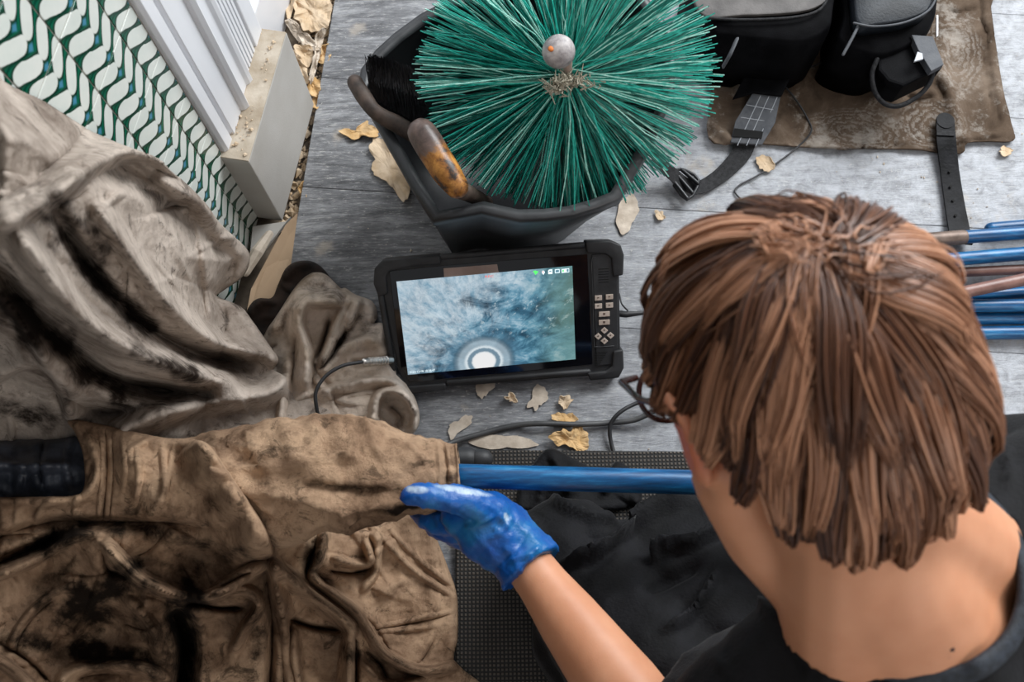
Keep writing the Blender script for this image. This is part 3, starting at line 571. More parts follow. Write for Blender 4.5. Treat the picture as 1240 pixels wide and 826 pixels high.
mb = MB().add(V, Fc+[tuple((len(seq)-1)*k+j for j in range(k))]); mb.build('bucket_shell', M['tub'], tub, smooth=True)
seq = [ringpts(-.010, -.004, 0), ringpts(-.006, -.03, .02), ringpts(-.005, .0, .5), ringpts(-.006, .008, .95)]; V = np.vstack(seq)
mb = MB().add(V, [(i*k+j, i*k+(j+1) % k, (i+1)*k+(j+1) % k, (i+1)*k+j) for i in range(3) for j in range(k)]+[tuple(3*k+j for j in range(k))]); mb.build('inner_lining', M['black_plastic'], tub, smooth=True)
# ------------------------------------------------------------------ chimney brush
hub = at(686, 96, .30)
br = thing('chimney_brush', 'round chimney brush with stiff green wire bristles and ball tip', 'brush', hub)
mb = [MB(), MB(), MB()]; g = np.random.default_rng(4)
for i in range(1500):
    a = g.random()*2*math.pi; el = math.radians(g.normal(-5, 11)); L = (.172+g.normal()*.004)*(1-.15*max(0, -math.sin(a)))
    # clumps: bristles gather into sprays
    a += .035*math.sin(a*23)+.02*math.sin(a*51+2)
    d = np.array([math.cos(a)*math.cos(el), math.sin(a)*math.cos(el), math.sin(el)]); z0 = (-.03+.05*(el+.5))
    ct, st2 = math.cos(.72), math.sin(.72); d = np.array([d[0], d[1]*ct-d[2]*st2, d[1]*st2+d[2]*ct]); side = np.array([-math.sin(a), math.cos(a), 0]); bend = g.normal()*.006; droop = abs(g.normal())*.006
    P = [hub+UP*z0+side*g.normal()*.003+d*L*t+side*bend*t*t-UP*(droop+.004)*t*t for t in (.03, .35, .7, 1.0)]
    mb[g.choice(3, p=(.42, .36, .22))].tube(P, [.0007, .0008, .0008, .0007], 3, True)
gr = [simple('bristle_teal', (.0, .29, .22), (.04, .50, .40), .35, scale=200, bmp=0), simple('bristle_dark', (.0, .09, .07), (.0, .19, .15), .4, scale=200, bmp=0), simple('bristle_pale', (.16, .56, .46), (.50, .82, .72), .35, scale=200, bmp=0)]
for b_, m_, nm in zip(mb, gr, ('bristles', 'dark_bristles', 'pale_bristles')): tag(b_.build(nm, m_, br, recalc=False), kind='stuff')
MB().tube([hub-UP*.16, hub-UP*.03], .006, 10).tube([hub+UP*0.0, hub+UP*.052], [.006, .0045], 10).build('stem', simple('pinkish_metal', (.42, .28, .24), (.55, .42, .38), .5, .3), br, smooth=True)
tipc = at(676.5, 62.5, .362)
mt, b = new_mat('mottled_wood_ball', .5); co = coords(); c = ramp(noise(co, 45, 6, .7), [(.35, (.13, .11, .11)), (.5, (.35, .32, .32)), (.68, (.58, .54, .52))])
setc(b, c); bump(b, noise(co, 200, 3), .3, .001)
tipr = 20.5*(H-.362)/math.cos(TILT)/F*1.1
MB().ball(tipc, tipr, 28).build('ball_tip', mt, br, smooth=True)
rd = (CAM-tipc); rd /= np.linalg.norm(rd); q = onpl(667, 59, tipc+rd*tipr*.9, rd); q = tipc+(q-tipc)/np.linalg.norm(q-tipc)*tipr
MB().ball(q, .0036, 10, (1, 1, .5)).build('rust_spot', simple('orange_rust', (.55, .14, .02), (.7, .25, .06), .7), br, smooth=True)
cw = MB(); g = np.random.default_rng(9)
for i in range(150):
    x = g.choice([g.normal(684, 12), g.normal(703, 14), g.normal(678, 6)]); y = 97+abs(x-686)*.12+g.normal()*4+(8 if x < 684 else 0)*g.random(); c = at(x, y, .318+g.random()*.008)
    cw.tube([c, c+g.normal(size=3)*.003, c+g.normal(size=3)*.005], [.0006, .0011, .0005], 4)
tag(cw.build('cobweb_tangle', simple('cobweb_dust', (.30, .26, .20), (.45, .42, .33), .95), br), kind='stuff')
# ------------------------------------------------------------------ hand brush and tool handle in the tub
hb = thing('hand_brush', 'small hand brush with black bristles and curved dark handle on tub rim', 'brush', at(470, 150, .25))
hp = catmull([(*at(430, 100, .272), .0095), (*at(441, 118, .272), .0098), (*at(452, 133, .27), .009), (*at(466, 143, .262), .0098), (*at(480, 150, .255), .0105), (*at(500, 162, .245), .0105)], 8)
MB().tube(hp[:, :3], hp[:, 3], 14).build('handle', simple('charred_wood', (.012, .008, .006), (.09, .06, .045), .65, scale=45, bmp=.5, bscale=160), hb, smooth=True)
stock = [at(446, 118, .245), at(500, 158, .225), at(522, 166, .22), at(524, 140, .22), at(500, 118, .225), at(458, 92, .245)]
MB().prism(stock, (0, 0, -.014)).build('bristle_stock', M['blackcloth'], hb, bevel=.003)
tuft = MB(); g = np.random.default_rng(12)
for i in range(2600):
    u, v = g.random(), g.random(); x = 450+u*72; y = 120+u*38-v*22; p0 = at(x, y, .245-u*.02)
    tx = 449+u*62+g.normal()*2.5-v*3; ty = 74+u*28-v*14+abs(g.normal())*5-14*math.sin(u*2.6)*.5+4; p2 = at(tx, ty, .285-u*.03+v*.02-g.random()*.01)
    p1 = (p0+p2)/2+UP*.008+g.normal(size=3)*.0015; tuft.tube([p0, p1, p2], [.0005, .0005, .00035], 3, None)
tag(tuft.build('bristle_tuft', simple('black_bristle', (.002, .002, .003), (.016, .016, .02), .5, bmp=0, scale=200), hb, recalc=False), kind='stuff')
th = thing('wooden_tool', 'rounded wooden tool handle with worn orange varnish leaning inside tub', 'tool', at(530, 190, .2))
mt, b = new_mat('worn_orange_varnish', .38); co = coords()
tc = E.nt.nodes.new('ShaderNodeTexCoord'); s_ = E.nt.nodes.new('ShaderNodeAttribute'); s_.attribute_name = 'along'
al = E(s_.outputs['Fac']); nz = noise(coords('Object', (1, 1, 1)), 55, 6, .7, .5)
c = ramp(nz, [(.38, (.03, .018, .012)), (.47, (.26, .10, .02)), (.65, (.58, .27, .06))]); c = mixc(step((al-.36)*-1+(nz-.5)*.8, .08), c, ramp(nz, [(.3, (.05, .033, .028)), (.7, (.18, .12, .10))])); setc(b, c); bump(b, nz, .3, .001)
tp = catmull([(*at(511, 161, .30), .0165), (*at(519, 174, .298), .0172), (*at(530, 192, .294), .0166), (*at(541, 209, .289), .0164), (*at(553, 226, .284), .0135)], 8)
o = MB().tube(tp[:, :3], tp[:, 3], 24).build('grip', mt, th, smooth=True)
V = np.array([v.co for v in o.data.vertices]); t = (V-tp[0, :3]) @ (tp[-1, :3]-tp[0, :3]); t = t/np.linalg.norm(tp[-1, :3]-tp[0, :3])**2
o.data.attributes.new('along', 'FLOAT', 'POINT').data.foreach_set('value', t.astype(np.float32))
MB().tube([tp[-1, :3]-UP*.003, tp[-1, :3]+np.array([.03, .05, -.14])], [.011, .008], 14).build('ferrule', M['ferrule'], th, smooth=True)

# ------------------------------------------------------------------ tablet monitor leaning on the tub
Pb = at(490, 470, .018); Pb2 = at(750, 450, .018); tx_ = (Pb2-Pb)/np.linalg.norm(Pb2-Pb)
Pt = at(600, 307, .105); w = Pt-Pb; w = w-tx_*(w @ tx_); ty_ = w/np.linalg.norm(w); tn = np.cross(tx_, ty_); tn = tn if tn[2] > 0 else -tn
def T(x, y, h=0.0): return onpl(x, y, Pb+tn*h, tn)
tab = thing('inspection_monitor', 'rugged black inspection monitor showing a blue view inside the flue', 'monitor', T(600, 400, -.02))
def plate(name, P, h0, h1, mat, parent=None, bevel=.001, smooth=False, round_=0): return MB().prism([T(x, y, h0) for x, y in P], tn*(h1-h0)).build(name, mat, parent or tab, bevel=bevel, smooth=smooth)
body = [(460, 322), (468, 315), (520, 309), (600, 302), (700, 293), (738, 291), (746, 297), (747, 310), (748, 380), (749, 440), (744, 449), (700, 452), (600, 460), (496, 468), (488, 462), (474, 400), (462, 340)]
plate('case', body, -.02, .0, M['rubber'], bevel=.003)
face = [(472, 328), (540, 321), (711, 307), (717, 440), (600, 452), (496, 462), (486, 445), (478, 380)]
plate('glass_bezel', face, -.004, .0012, M['glossblack'], bevel=.0004)
plate('reflective_strip', [(537, 325), (602, 320), (604, 330), (538, 337)], .0012, .0014, simple('tan_reflection_film', (.30, .2, .16), (.4, .28, .23), .25, bmp=0), bevel=0)  # tan plate paints a reflection onto the bezel glass
for nm, P in (('corner_bumper', [(455, 340), (456, 322), (466, 312), (497, 309), (534, 306), (535, 317), (500, 320), (474, 325), (470, 332), (472, 352), (461, 356)]),
              ('corner_bumper', [(706, 290), (736, 289), (748, 294), (752, 306), (751, 330), (739, 332), (737, 310), (730, 305), (708, 304)]),
              ('corner_bumper', [(739, 420), (751, 418), (752, 440), (746, 452), (712, 455), (708, 446), (730, 444), (738, 438)]),
              ('corner_bumper', [(476, 446), (486, 448), (494, 462), (540, 458), (542, 466), (500, 471), (486, 469)])): plate(nm, P, -.022, .0055, M['rubber'], bevel=.0025, smooth=True)
for a_, b_ in (((461, 356), (476, 446)), ((535, 311), (706, 297)), ((543, 463), (712, 450))): MB().tube([T(*a_, .0), T(*b_, .0)], .0042, 10).build('edge_rail', M['rubber'], tab, smooth=True)
plate('control_panel', [(716, 308), (744, 305), (747, 330), (747, 420), (742, 440), (722, 442)], -.004, .002, M['rubber'], bevel=.001)
MB().tube(catmull([T(x, y, .0022) for x, y in ((721, 312), (716.5, 316), (718, 360), (719.5, 415), (722, 420), (743, 419))], 5), .0006, 6).build('panel_outline', M['rubber_edge'], tab, smooth=True)
def px2(x, y): return 640+x/5.9, 310+y/5.9
for (cx, cy, w_, h_) in ((498, 299, 26, 18), (577, 291, 26, 18), (498, 357, 26, 18), (577, 351, 26, 18), (540, 414, 39, 18), (540, 473, 39, 18)):
    k_ = plate('key', [px2(cx+a*w_, cy+b*h_-a*w_*.07) for a, b in ((-1, -1), (1, -1), (1, 1), (-1, 1))], .002, .0042, M['key'], bevel=.0006)
    plate('key_symbol', [px2(cx+a*w_*.3+2, cy+b*h_*.35) for a, b in ((-1, -1), (1, 0), (-1, 1))] if w_ < 30 else [px2(cx+a*8, cy+b*7) for a, b in ((-1, -1), (1, -1), (1, 1), (-1, 1))], .0042, .0044, M['keymark'], k_, bevel=0)
for (cx, cy) in ((541, 531), (585, 567), (497, 573), (541, 606)):
    k_ = plate('key', [px2(cx+a*27, cy+b*25) for a, b in ((0, -1), (1, 0), (0, 1), (-1, 0))], .002, .0042, M['key'], bevel=.0006)
    plate('key_symbol', [px2(cx+a*7, cy+b*7) for a, b in ((0, -1), (1, 0), (0, 1), (-1, 0))], .0042, .0044, M['keymark'], k_, bevel=0)
for j in range(6): plate('speaker_slot', [px2(498+(j % 2)*3, 92+j*19), px2(572, 92+j*19-4), px2(572, 97+j*19-4), px2(498, 98+j*19)], .002, .0023, M['hole'], bevel=0)
for j in range(9): plate('speaker_slot', [px2(470, 686+j*12), px2(562-j*7, 684+j*12), px2(562-j*7, 689+j*12), px2(470, 691+j*12)], .002, .0023, M['hole'], bevel=0)
# screen
mt = bpy.data.materials.new('lit_flue_picture'); mt.use_nodes = True; E.nt = mt.node_tree; b = mt.node_tree.nodes['Principled BSDF']
uvn = E.nt.nodes.new('ShaderNodeUVMap'); uvn.uv_map = 'UV'; sp = E.nt.nodes.new('ShaderNodeSeparateXYZ'); E.nt.links.new(uvn.outputs[0], sp.inputs[0]); u, v = E(sp.outputs[0]), E(sp.outputs[1])
cx, cy = .455, .07
dx = (u-cx)*1.85; dy = (v-cy)*1.25; r = (dx*dx+dy*dy)**.5; an = E.op('ARCTAN2', dy, dx)
cmb = E.nt.nodes.new('ShaderNodeCombineXYZ')
for s_i, x in enumerate((E.op('COSINE', an)*1.5, E.op('SINE', an)*1.5, E.op('LOGARITHM', r+.02, 2.718)*.9)): E.nt.links.new(x.v, cmb.inputs[s_i])
n1 = noise(cmb.outputs[0], 2.3, 8, .62, .6); n2 = noise(uvn.outputs[0], 5, 9, .68, .8); n3 = noise(cmb.outputs[0], 7, 7, .75, .3)
c = ramp(n1*.55+n2*.45, [(.38, (.008, .035, .065)), (.47, (.035, .14, .23)), (.55, (.13, .34, .48)), (.66, (.62, .80, .90))])
lightside = step(.42-u+(n2-.5)*1.6+(v-.5)*.55, .28); c = mixc(lightside*.72, c, ramp(n3, [(.35, (.25, .42, .55)), (.6, (.80, .90, .97))]))
c = mixc(step(n3-.60, .03)*step(v-.3, .1)*.7, c, (.60, .74, .80)); c = mixc(step(u-.84+(n2-.5)*.4, .16)*.55, c, (.20, .35, .27))
rr = r+(n3-.5)*.035
ring = step(.062-eabs(rr-.25), .035)*.6; c = mixc(step(.40-rr, .12)*.62, c, (.12, .26, .38)); c = mixc(ring*.7, c, (.70, .80, .85)); c = mixc(step(.03-eabs(rr-.315), .02)*.5, c, (.02, .07, .11))
c = mixc(step(.21-rr, .02), c, (.80, .90, .95)); c = mixc(step(.026-eabs(rr-.155), .012)*.9, c, (.13, .24, .33)); c = mixc(step(.125-rr, .02), c, (1, 1, 1))
setc(b, (0, 0, 0)); b.inputs['Roughness'].default_value = .25; setc(b, c, 'Emission Color'); b.inputs['Emission Strength'].default_value = .62
scp = [(480, 341), (693, 322), (697, 435), (494, 454)]; o = mesh('screen', [T(x, y, .0016) for x, y in scp], [(3, 2, 1, 0)], mt, tab, False)
uvl = o.data.uv_layers.new(name='UV'); UVC = [(0, 1), (1, 1), (1, 0), (0, 0)]
for l in o.data.loops: uvl.data[l.index].uv = UVC[l.vertex_index]
def glow(name, c, s=1.0):
    m, b = new_mat(name, .5); setc(b, (0, 0, 0)); setc(b, c, 'Emission Color'); b.inputs['Emission Strength'].default_value = s; return m
gw = glow('icon_white', (.75, .9, .95)); gg = glow('icon_green', (.1, .75, .15)); grd = glow('icon_red', (.75, .12, .1)); gk = glow('icon_dark', (.1, .22, .28))
def icon(P, mat, h=.0018): plate('screen_icon', [px2(x, y) for x, y in P], h, h+.0002, mat, o, bevel=0)
icon([(32, 108), (48, 103), (72, 112), (50, 137)], gg); icon([(97, 105), (112, 105), (117, 118), (107, 135), (95, 122)], gw); icon([(99, 110), (104, 107), (106, 118), (100, 120)], grd, .002)
icon([(140, 104), (148, 97), (170, 95), (171, 128), (141, 130)], gw); icon([(148, 107), (163, 105), (163, 112), (148, 114)], gk, .0021)
icon([(188, 96), (222, 93), (223, 121), (189, 124)], gw); icon([(193, 101), (217, 98), (218, 116), (194, 119)], gk, .0021)
icon([(236, 94), (290, 88), (291, 116), (237, 122)], gw); icon([(272, 95), (286, 93), (287, 112), (273, 114)], gk, .0021); icon([(242, 99), (252, 98), (252, 115), (243, 116)], gg, .0021)
def text(name, body_, x, y, x2, y2, size_px, mat, parent, h=.0019):
    cu = bpy.data.curves.new(name, 'FONT'); cu.body = body_; cu.size = 1; cu.extrude = .02; cu.fill_mode = 'BOTH'
    t_ = bpy.data.objects.new(name, cu); COL.objects.link(t_); bpy.context.view_layer.update(); me = ev_mesh(t_); bpy.data.objects.remove(t_)
    p0, p1 = T(x, y, h), T(x2, y2, h); ex = p1-p0; L = np.linalg.norm(ex); ex /= L; ey = np.cross(tn, ex); W_ = max(v.co.x for v in me.vertices); sc = L/W_
    for v_ in me.vertices: p = p0+ex*v_.co.x*sc+ey*v_.co.y*sc*size_px+tn*v_.co.z*.0003; v_.co = tuple(p)
    return link(name, me, mat, parent, False)
text('date_text', '2023-12-08 10:38:47', 496, 452.2, 527, 449.4, 1.0, gw, o)
text('red_text', 'REC', 587, 336.5, 598, 335.5, .6, grd, o)
# prop foot under the upper edge
MB().box((T(600, 318, -.021)+at(600, 318, 0))/2-ty_*.008, tx_*.05, ty_*.003, UP*.03).build('fold_out_stand', M['rubber'], tab, bevel=.001)
# connector + cables
def cable(name, pts, r, label, mat=None, group=None, sides=10):
    P = catmull([at(x, y, z) for x, y, z in pts], 10); return tag(MB().tube(P, r, sides).build(name, mat or M['cable'], smooth=True), label, 'cable', group)
cc = thing('camera_cable', 'black cable with metal plug running from monitor left side into the cloth', 'cable', at(400, 450, .05))
PZ = T(474, 436, -.008)[2]; P = catmull([at(447, 438, PZ+.058), at(438, 438.5, PZ+.066), at(415, 443, .105), at(395, 455, .108), at(383, 473, .108), at(383, 492, .10), at(388, 512, .08)], 10)
MB().tube(P[:], .0024, 10).build('sheath', M['cable'], cc, smooth=True)
cp = [at(441, 438.3, PZ+.062), at(473, 436, PZ+.022)]
MB().tube(cp, .0052, 14).build('plug', M['steel'], cc, smooth=True)
for k_ in range(7):
    c0 = cp[0]+(cp[1]-cp[0])*(.15+k_*.11); dd = (cp[1]-cp[0])/np.linalg.norm(cp[1]-cp[0]); MB().tube([c0-dd*.0006, c0+dd*.0006], .0060, 14, True).build('knurl_ring', M['steel'], cc, smooth=True)
pc = thing('power_cable', 'short black plug cable leaving the right side of the monitor', 'cable', at(765, 381, .03))
MB().tube([at(750, 380, .04), at(758, 381, .04), at(778, 379, .038)], [.0045, .0045, .003], 10).build('plug', M['rubber'], pc, smooth=True)
MB().tube(catmull([at(778, 379, .038), at(800, 376, .03), at(830, 380, .01), at(860, 400, .006)], 8), .0022, 8).build('sheath', M['cable'], pc, smooth=True)
MB().tube(catmull([at(750, 356, .045), at(753, 368, .05), at(760, 376, .045)], 6), .0012, 8).build('thin_lead', M['cable'], pc, smooth=True)
cable('floor_cable', [(520, 552, .03), (545, 537, .012), (580, 526, .006), (620, 516, .004), (655, 513, .012), (700, 514, .009), (740, 512, .007), (770, 508, .012), (800, 494, .02), (840, 480, .012), (880, 480, .008)], .0039, 'thick grey-black cable crossing the boards from cloth to head', simple('grey_sheath', (.05, .05, .052), (.09, .09, .09), .45))
cable('looped_cable', [(860, 470, .03), (800, 482, .02), (772, 488, .016), (750, 500, .017), (739, 516, .012), (741, 540, .005), (752, 560, .006), (780, 566, .006), (815, 560, .006), (850, 552, .006), (900, 548, .006)], .0028, 'thinner black cable looping down beside the spectacles to the mat')
# ------------------------------------------------------------------ brown sack with bags, straps
sk = [(842, -40, .006), (850, 30, .006), (862, 90, .006), (858, 168, .004), (900, 173, .003), (960, 178, .003), (1000, 180, .004), (1060, 181, .003), (1110, 182, .004), (1142, 186, .004), (1165, 186, .006), (1170, 174, .006), (1195, 172, .006), (1226, 171, .006), (1224, 152, .006), (1213, 110, .006), (1205, 60, .006), (1198, 10, .006), (1190, -40, .006)]
mt, b = new_mat('chalky_brown_sack', .95, 0, .15); co = coords()
c = ramp(noise(co, 7, 8, .68, .6), [(.32, (.028, .017, .010)), (.5, (.10, .070, .049)), (.66, (.19, .145, .11))]); at_ = E.nt.nodes.new('ShaderNodeAttribute'); at_.attribute_name = 'soot'
g_ = E.nt.nodes.new('ShaderNodeNewGeometry')
def rings_at(px_, py_, rad, sx=1, sy=1):
    q = at(px_, py_, .008); mm = E.nt.nodes.new('ShaderNodeVectorMath'); mm.operation = 'SUBTRACT'; E.nt.links.new(g_.outputs['Position'], mm.inputs[0]); mm.inputs[1].default_value = tuple(q)
    m2 = E.nt.nodes.new('ShaderNodeVectorMath'); m2.operation = 'MULTIPLY'; E.nt.links.new(mm.outputs[0], m2.inputs[0]); m2.inputs[1].default_value = (sx, sy, 0)
    ln = E.nt.nodes.new('ShaderNodeVectorMath'); ln.operation = 'LENGTH'; E.nt.links.new(m2.outputs[0], ln.inputs[0]); r = E(ln.outputs['Value'])
    nz = noise(co, 30, 5, .7); return step(esin((r+nz*.05)*620)+.1, .5)*step(rad-r+(nz-.5)*.03, .012)*step(noise(co, 120, 4, .8)-.47, .05)
for q_ in ((1035, 160, .06, .75, 1.6), (1155, 60, .05, 1.2, .7), (1130, 150, .05, 1, 1.2)): c = mixc(rings_at(*q_)*.22, c, (.52, .49, .45))
c = mixc(step(noise(co, 14, 8, .75)-.58, .05)*.45, c, (.42, .39, .35)); setc(b, c); bump(b, noise(co, 900, 2)*.6+noise(co, 60, 5), .5, .002)
sack = cloth('brown_sack', sk, [], [([(1190, -20), (1200, 60), (1212, 130), (1218, 165)], 6, 6, .004), ([(1110, 182), (1160, 170), (1222, 160)], 5, 5, .006), ([(1000, 178), (1060, 176), (1110, 170)], 4, 4, .005), ([(1120, 60), (1150, 110), (1160, 165)], 14, 12, .006), ([(880, 60), (900, 120), (890, 165)], 10, 12, .010), ([(950, 90), (990, 130), (960, 165)], 14, 14, .006), ([(1185, -20), (1190, 70), (1203, 150)], 4, 5, -.003)],
             None, None, step=3, crump=(.004, 50), seed=21, thick=.003); sack.data.materials.clear(); sack.data.materials.append(mt)
tag(sack, 'flat brown sacking with chalky swirl marks under the black bags', 'sacking')
def soft(name, px_poly, z0, z1, mat, parent, bev=.01, shrink=.93):
    P = catmull(px_poly, 4, closed=True); lo = np.array([at(x, y, z1) for x, y in P]); c = lo.mean(0); n = len(lo)
    rr = [(z0, .99), (z0+(z1-z0)*.5, 1.0), (z0+(z1-z0)*.85, .99), (z1-(z1-z0)*.04, .965), (z1, .93), (z1, .5)]
    V = []; 
    for z, s in rr:
        q = c+(lo-c)*s; q[:, 2] = z; V += list(q)
    V.append(np.array([c[0], c[1], z1+.003])); k = len(V)-1
    Fc = [(i*n+j, i*n+(j+1) % n, (i+1)*n+(j+1) % n, (i+1)*n+j) for i in range(len(rr)-1) for j in range(n)]+[((len(rr)-1)*n+j, (len(rr)-1)*n+(j+1) % n, k) for j in range(n)]+[tuple(range(n))]
    return MB().add(V, Fc).build(name, mat, parent, smooth=True)
bag = thing('tool_bag', 'large black tool bag with dusty grey top, touching the green brush', 'bag', at(930, 30, 0))
soft('bag_body', [(838, -60), (935, -66), (1012, -60), (1012, 12), (1004, 36), (972, 50), (930, 48), (880, 42), (858, 30)], .008, .13, M['nylon'], bag)
fp = catmull([(846, -55), (1002, -60), (1001, -6), (990, 10), (960, 18), (900, 21), (846, 18)], 4, closed=True)
MB().prism([at(x, y, .134) for x, y in fp], UP*.006).build('top_flap', M['flap'], bag, bevel=.002, smooth=False)
MB().tube(catmull([at(x, y, .138) for x, y in ((846, 21), (900, 24), (962, 21), (992, 12), (1004, -6))], 6), .0022, 8).build('piping', M['web'], bag, smooth=True)
MB().prism([at(x, y, .034) for x, y in ((912, 66), (968, 70), (946, 118), (912, 114), (886, 122), (902, 92))], UP*.004).build('side_pocket', M['nylon'], bag, bevel=.002)
MB().tube(catmull([at(x, y, z) for x, y, z in ((876, 80, .10), (884, 66, .12), (892, 48, .125))], 5), .004, 8, squash=.5).build('grab_loop', M['greypanel'], bag, smooth=True)
pouch = thing('camera_pouch', 'black zipped pouch with a stiff round loop, right of the tool bag', 'bag', at(1080, 60, 0))
soft('pouch_body', [(1018, -60), (1080, -66), (1140, -60), (1138, 0), (1132, 28), (1116, 46), (1075, 66), (1040, 62), (1014, 46), (1020, 20)], .008, .11, M['nylon'], pouch)
soft('pouch_lid', [(1032, -60), (1080, -64), (1134, -60), (1130, 4), (1105, 22), (1062, 30), (1040, 30), (1034, 0)], .112, .135, simple('lid_nylon', (.006, .008, .011), (.02, .024, .03), .45, scale=30, bmp=.4, bscale=300, spec=.2), pouch)
MB().tube(catmull([at(x, y, .135) for x, y in ((1034, 28), (1060, 32), (1096, 27), (1125, 12), (1136, -10))], 6), .0016, 8).build('zip', M['greypanel'], pouch, smooth=True)
MB().tube(catmull([at(x, y, z) for x, y, z in ((1040, 30, .13), (1032, 46, .128), (1021, 66, .12))], 5), .0022, 8).build('zip_pull', M['greypanel'], pouch, smooth=True)
def band(name, ctr, w_px, mat, parent, th=.0018, nrm=None):
    """flat strap following (px,py,z) centre line"""
    P = catmull([at(*c) for c in ctr], 6); W_ = np.interp(np.linspace(0, 1, len(P)), np.linspace(0, 1, len(w_px)), w_px) if hasattr(w_px, '__len__') else np.full(len(P), w_px)
    Tn = np.gradient(P, axis=0); Tn /= np.linalg.norm(Tn, axis=1)[:, None]; V = []; up = UP if nrm is None else np.asarray(nrm, float)
    for p, t, w in zip(P, Tn, W_):
        s = np.cross(t, up); s /= np.linalg.norm(s); u_ = np.cross(s, t); V += [p-s*w/2, p+s*w/2, p+s*w/2+u_*th, p-s*w/2+u_*th]
    n = len(P); Fc = [(i*4+k, i*4+(k+1) % 4, (i+1)*4+(k+1) % 4, (i+1)*4+k) for i in range(n-1) for k in range(4)]+[(3, 2, 1, 0), tuple((n-1)*4+k for k in range(4))]
    return MB().add(V, Fc).build(name, mat, parent, smooth=False)
lp = catmull([at(x, y, z) for x, y, z in ((1062, 72, .10), (1056, 90, .09), (1060, 112, .08), (1072, 126, .075), (1090, 128, .075), (1112, 116, .08), (1126, 100, .09), (1130, 84, .10))], 6)
MB().tube(lp, .0035, 10, squash=1).build('ring_loop', M['web'], pouch, smooth=True)
MB().prism([at(x, y, .10) for x, y in ((1064, 66), (1100, 40), (1128, 44), (1143, 80), (1118, 92), (1094, 104), (1076, 98), (1064, 84))], UP*-.045).build('belt_flap', M['nylon'], pouch, bevel=.004)
MB().prism([at(x, y, .114) for x, y in ((1104, 42), (1130, 44), (1143, 78), (1128, 86), (1112, 60))], UP*-.012).build('flap_edge', M['greypanel'], pouch, bevel=.001)
MB().prism([at(x, y, .1145) for x, y in ((1110, 64), (1116, 66), (1117, 73), (1106, 76))], UP*.003).build('metal_tab', M['greyprint'], pouch, bevel=.0005)
MB().prism([at(x, y, .09) for x, y in ((1133, 20), (1135, 20), (1135, 44), (1133, 46))], UP*.003).build('white_edge', M['paint'], pouch)
st = thing('shoulder_strap', 'black webbing strap with grey checked pad and slider buckle', 'strap', at(890, 150, 0))
pad = [at(x, y, z) for x, y, z in ((912, 112, .03), (945, 116, .03), (938, 150, .022), (922, 177, .012), (884, 174, .012), (890, 148, .022))]
MB().prism(pad, UP*.004).build('pad', M['greypanel'], st, bevel=.001)
padn = np.cross(pad[1]-pad[0], pad[4]-pad[0]); padn /= np.linalg.norm(padn); padn = padn*np.sign(padn[2])
pc0 = pad[0]+UP*.0045
def onpad(x, y): return onpl(x, y, pc0, padn)
for a_, b_ in (((904, 127), (936, 133)), ((896, 142), (930, 147)), ((921, 116), (893, 176)), ((931, 117), (904, 176)), ((941, 118), (915, 177))):
    a_, b_ = onpad(*a_), onpad(*b_); MB().tube([a_, b_], .0006, 6).build('check_line', M['greyprint'], st)
MB().prism([onpad(x, y) for x, y in ((889, 156), (924, 160), (922, 168), (887, 166))], UP*.0016).build('slot', M['hole'], st)
band('webbing', [(928, 100, .03), (912, 140, .02), (900, 180, .006), (888, 198, .004), (868, 216, .004), (845, 228, .008), (828, 222, .014), (806, 204, .03), (790, 190, .05)], [.03, .03, .03, .026, .022, .02, .02, .02, .02], M['web'], st)
MB().tube(catmull([at(x, y, .016) for x, y in ((812, 215), (824, 205), (846, 218), (832, 242))], 3, closed=True), .0025, 8).build('buckle_frame', M['black_plastic'], st, smooth=True)
for a_, b_ in (((813, 216), (832, 240)), ((819, 211), (838, 233)), ((826, 206), (845, 222))): MB().tube([at(*a_, .018), at(*b_, .018)], .0032, 8).build('buckle_bar', M['black_plastic'], st, smooth=True)
cable('thin_cable', [(1000, 74, .05), (985, 80, .02), (960, 86, .014), (937, 92, .014), (950, 104, .014), (966, 124, .012), (979, 146, .012), (982, 160, .012), (966, 178, .006), (940, 198, .004), (915, 214, .004), (896, 224, .003), (890, 232, .003), (896, 240, .003)], .0014, 'thin black cable curling over the brown sack edge', M['cable'])
lb = thing('leather_strap', 'black leather strap end with punched holes beside the rods', 'strap', at(1150, 220, 0))
lpc = [(1144, 146, .016), (1145, 170, .014), (1149, 205, .008), (1154, 240, .006), (1160, 275, .008), (1164, 296, .014)]
band('strap_body', lpc, [.026, .0285, .027, .028, .03, .03], M['leather'], lb, .003)
c0 = at(1144, 147, .0165); MB().tube([c0, c0+UP*.003], .0132, 20, True).build('rounded_tip', M['leather'], lb)
MB().prism([at(x, y, .0185) for x, y in ((1134, 158), (1156, 159), (1156, 165), (1134, 164))], UP*.0012).build('pale_scuff', M['web'], lb)
for x, y, z in ((1150, 208, .012), (1151, 226, .011), (1154, 243, .010), (1157, 261, .011)):
    c0 = at(x, y, z); MB().tube([c0, c0+UP*.0012], .002, 10, True).build('punched_hole', M['hole'], lb)
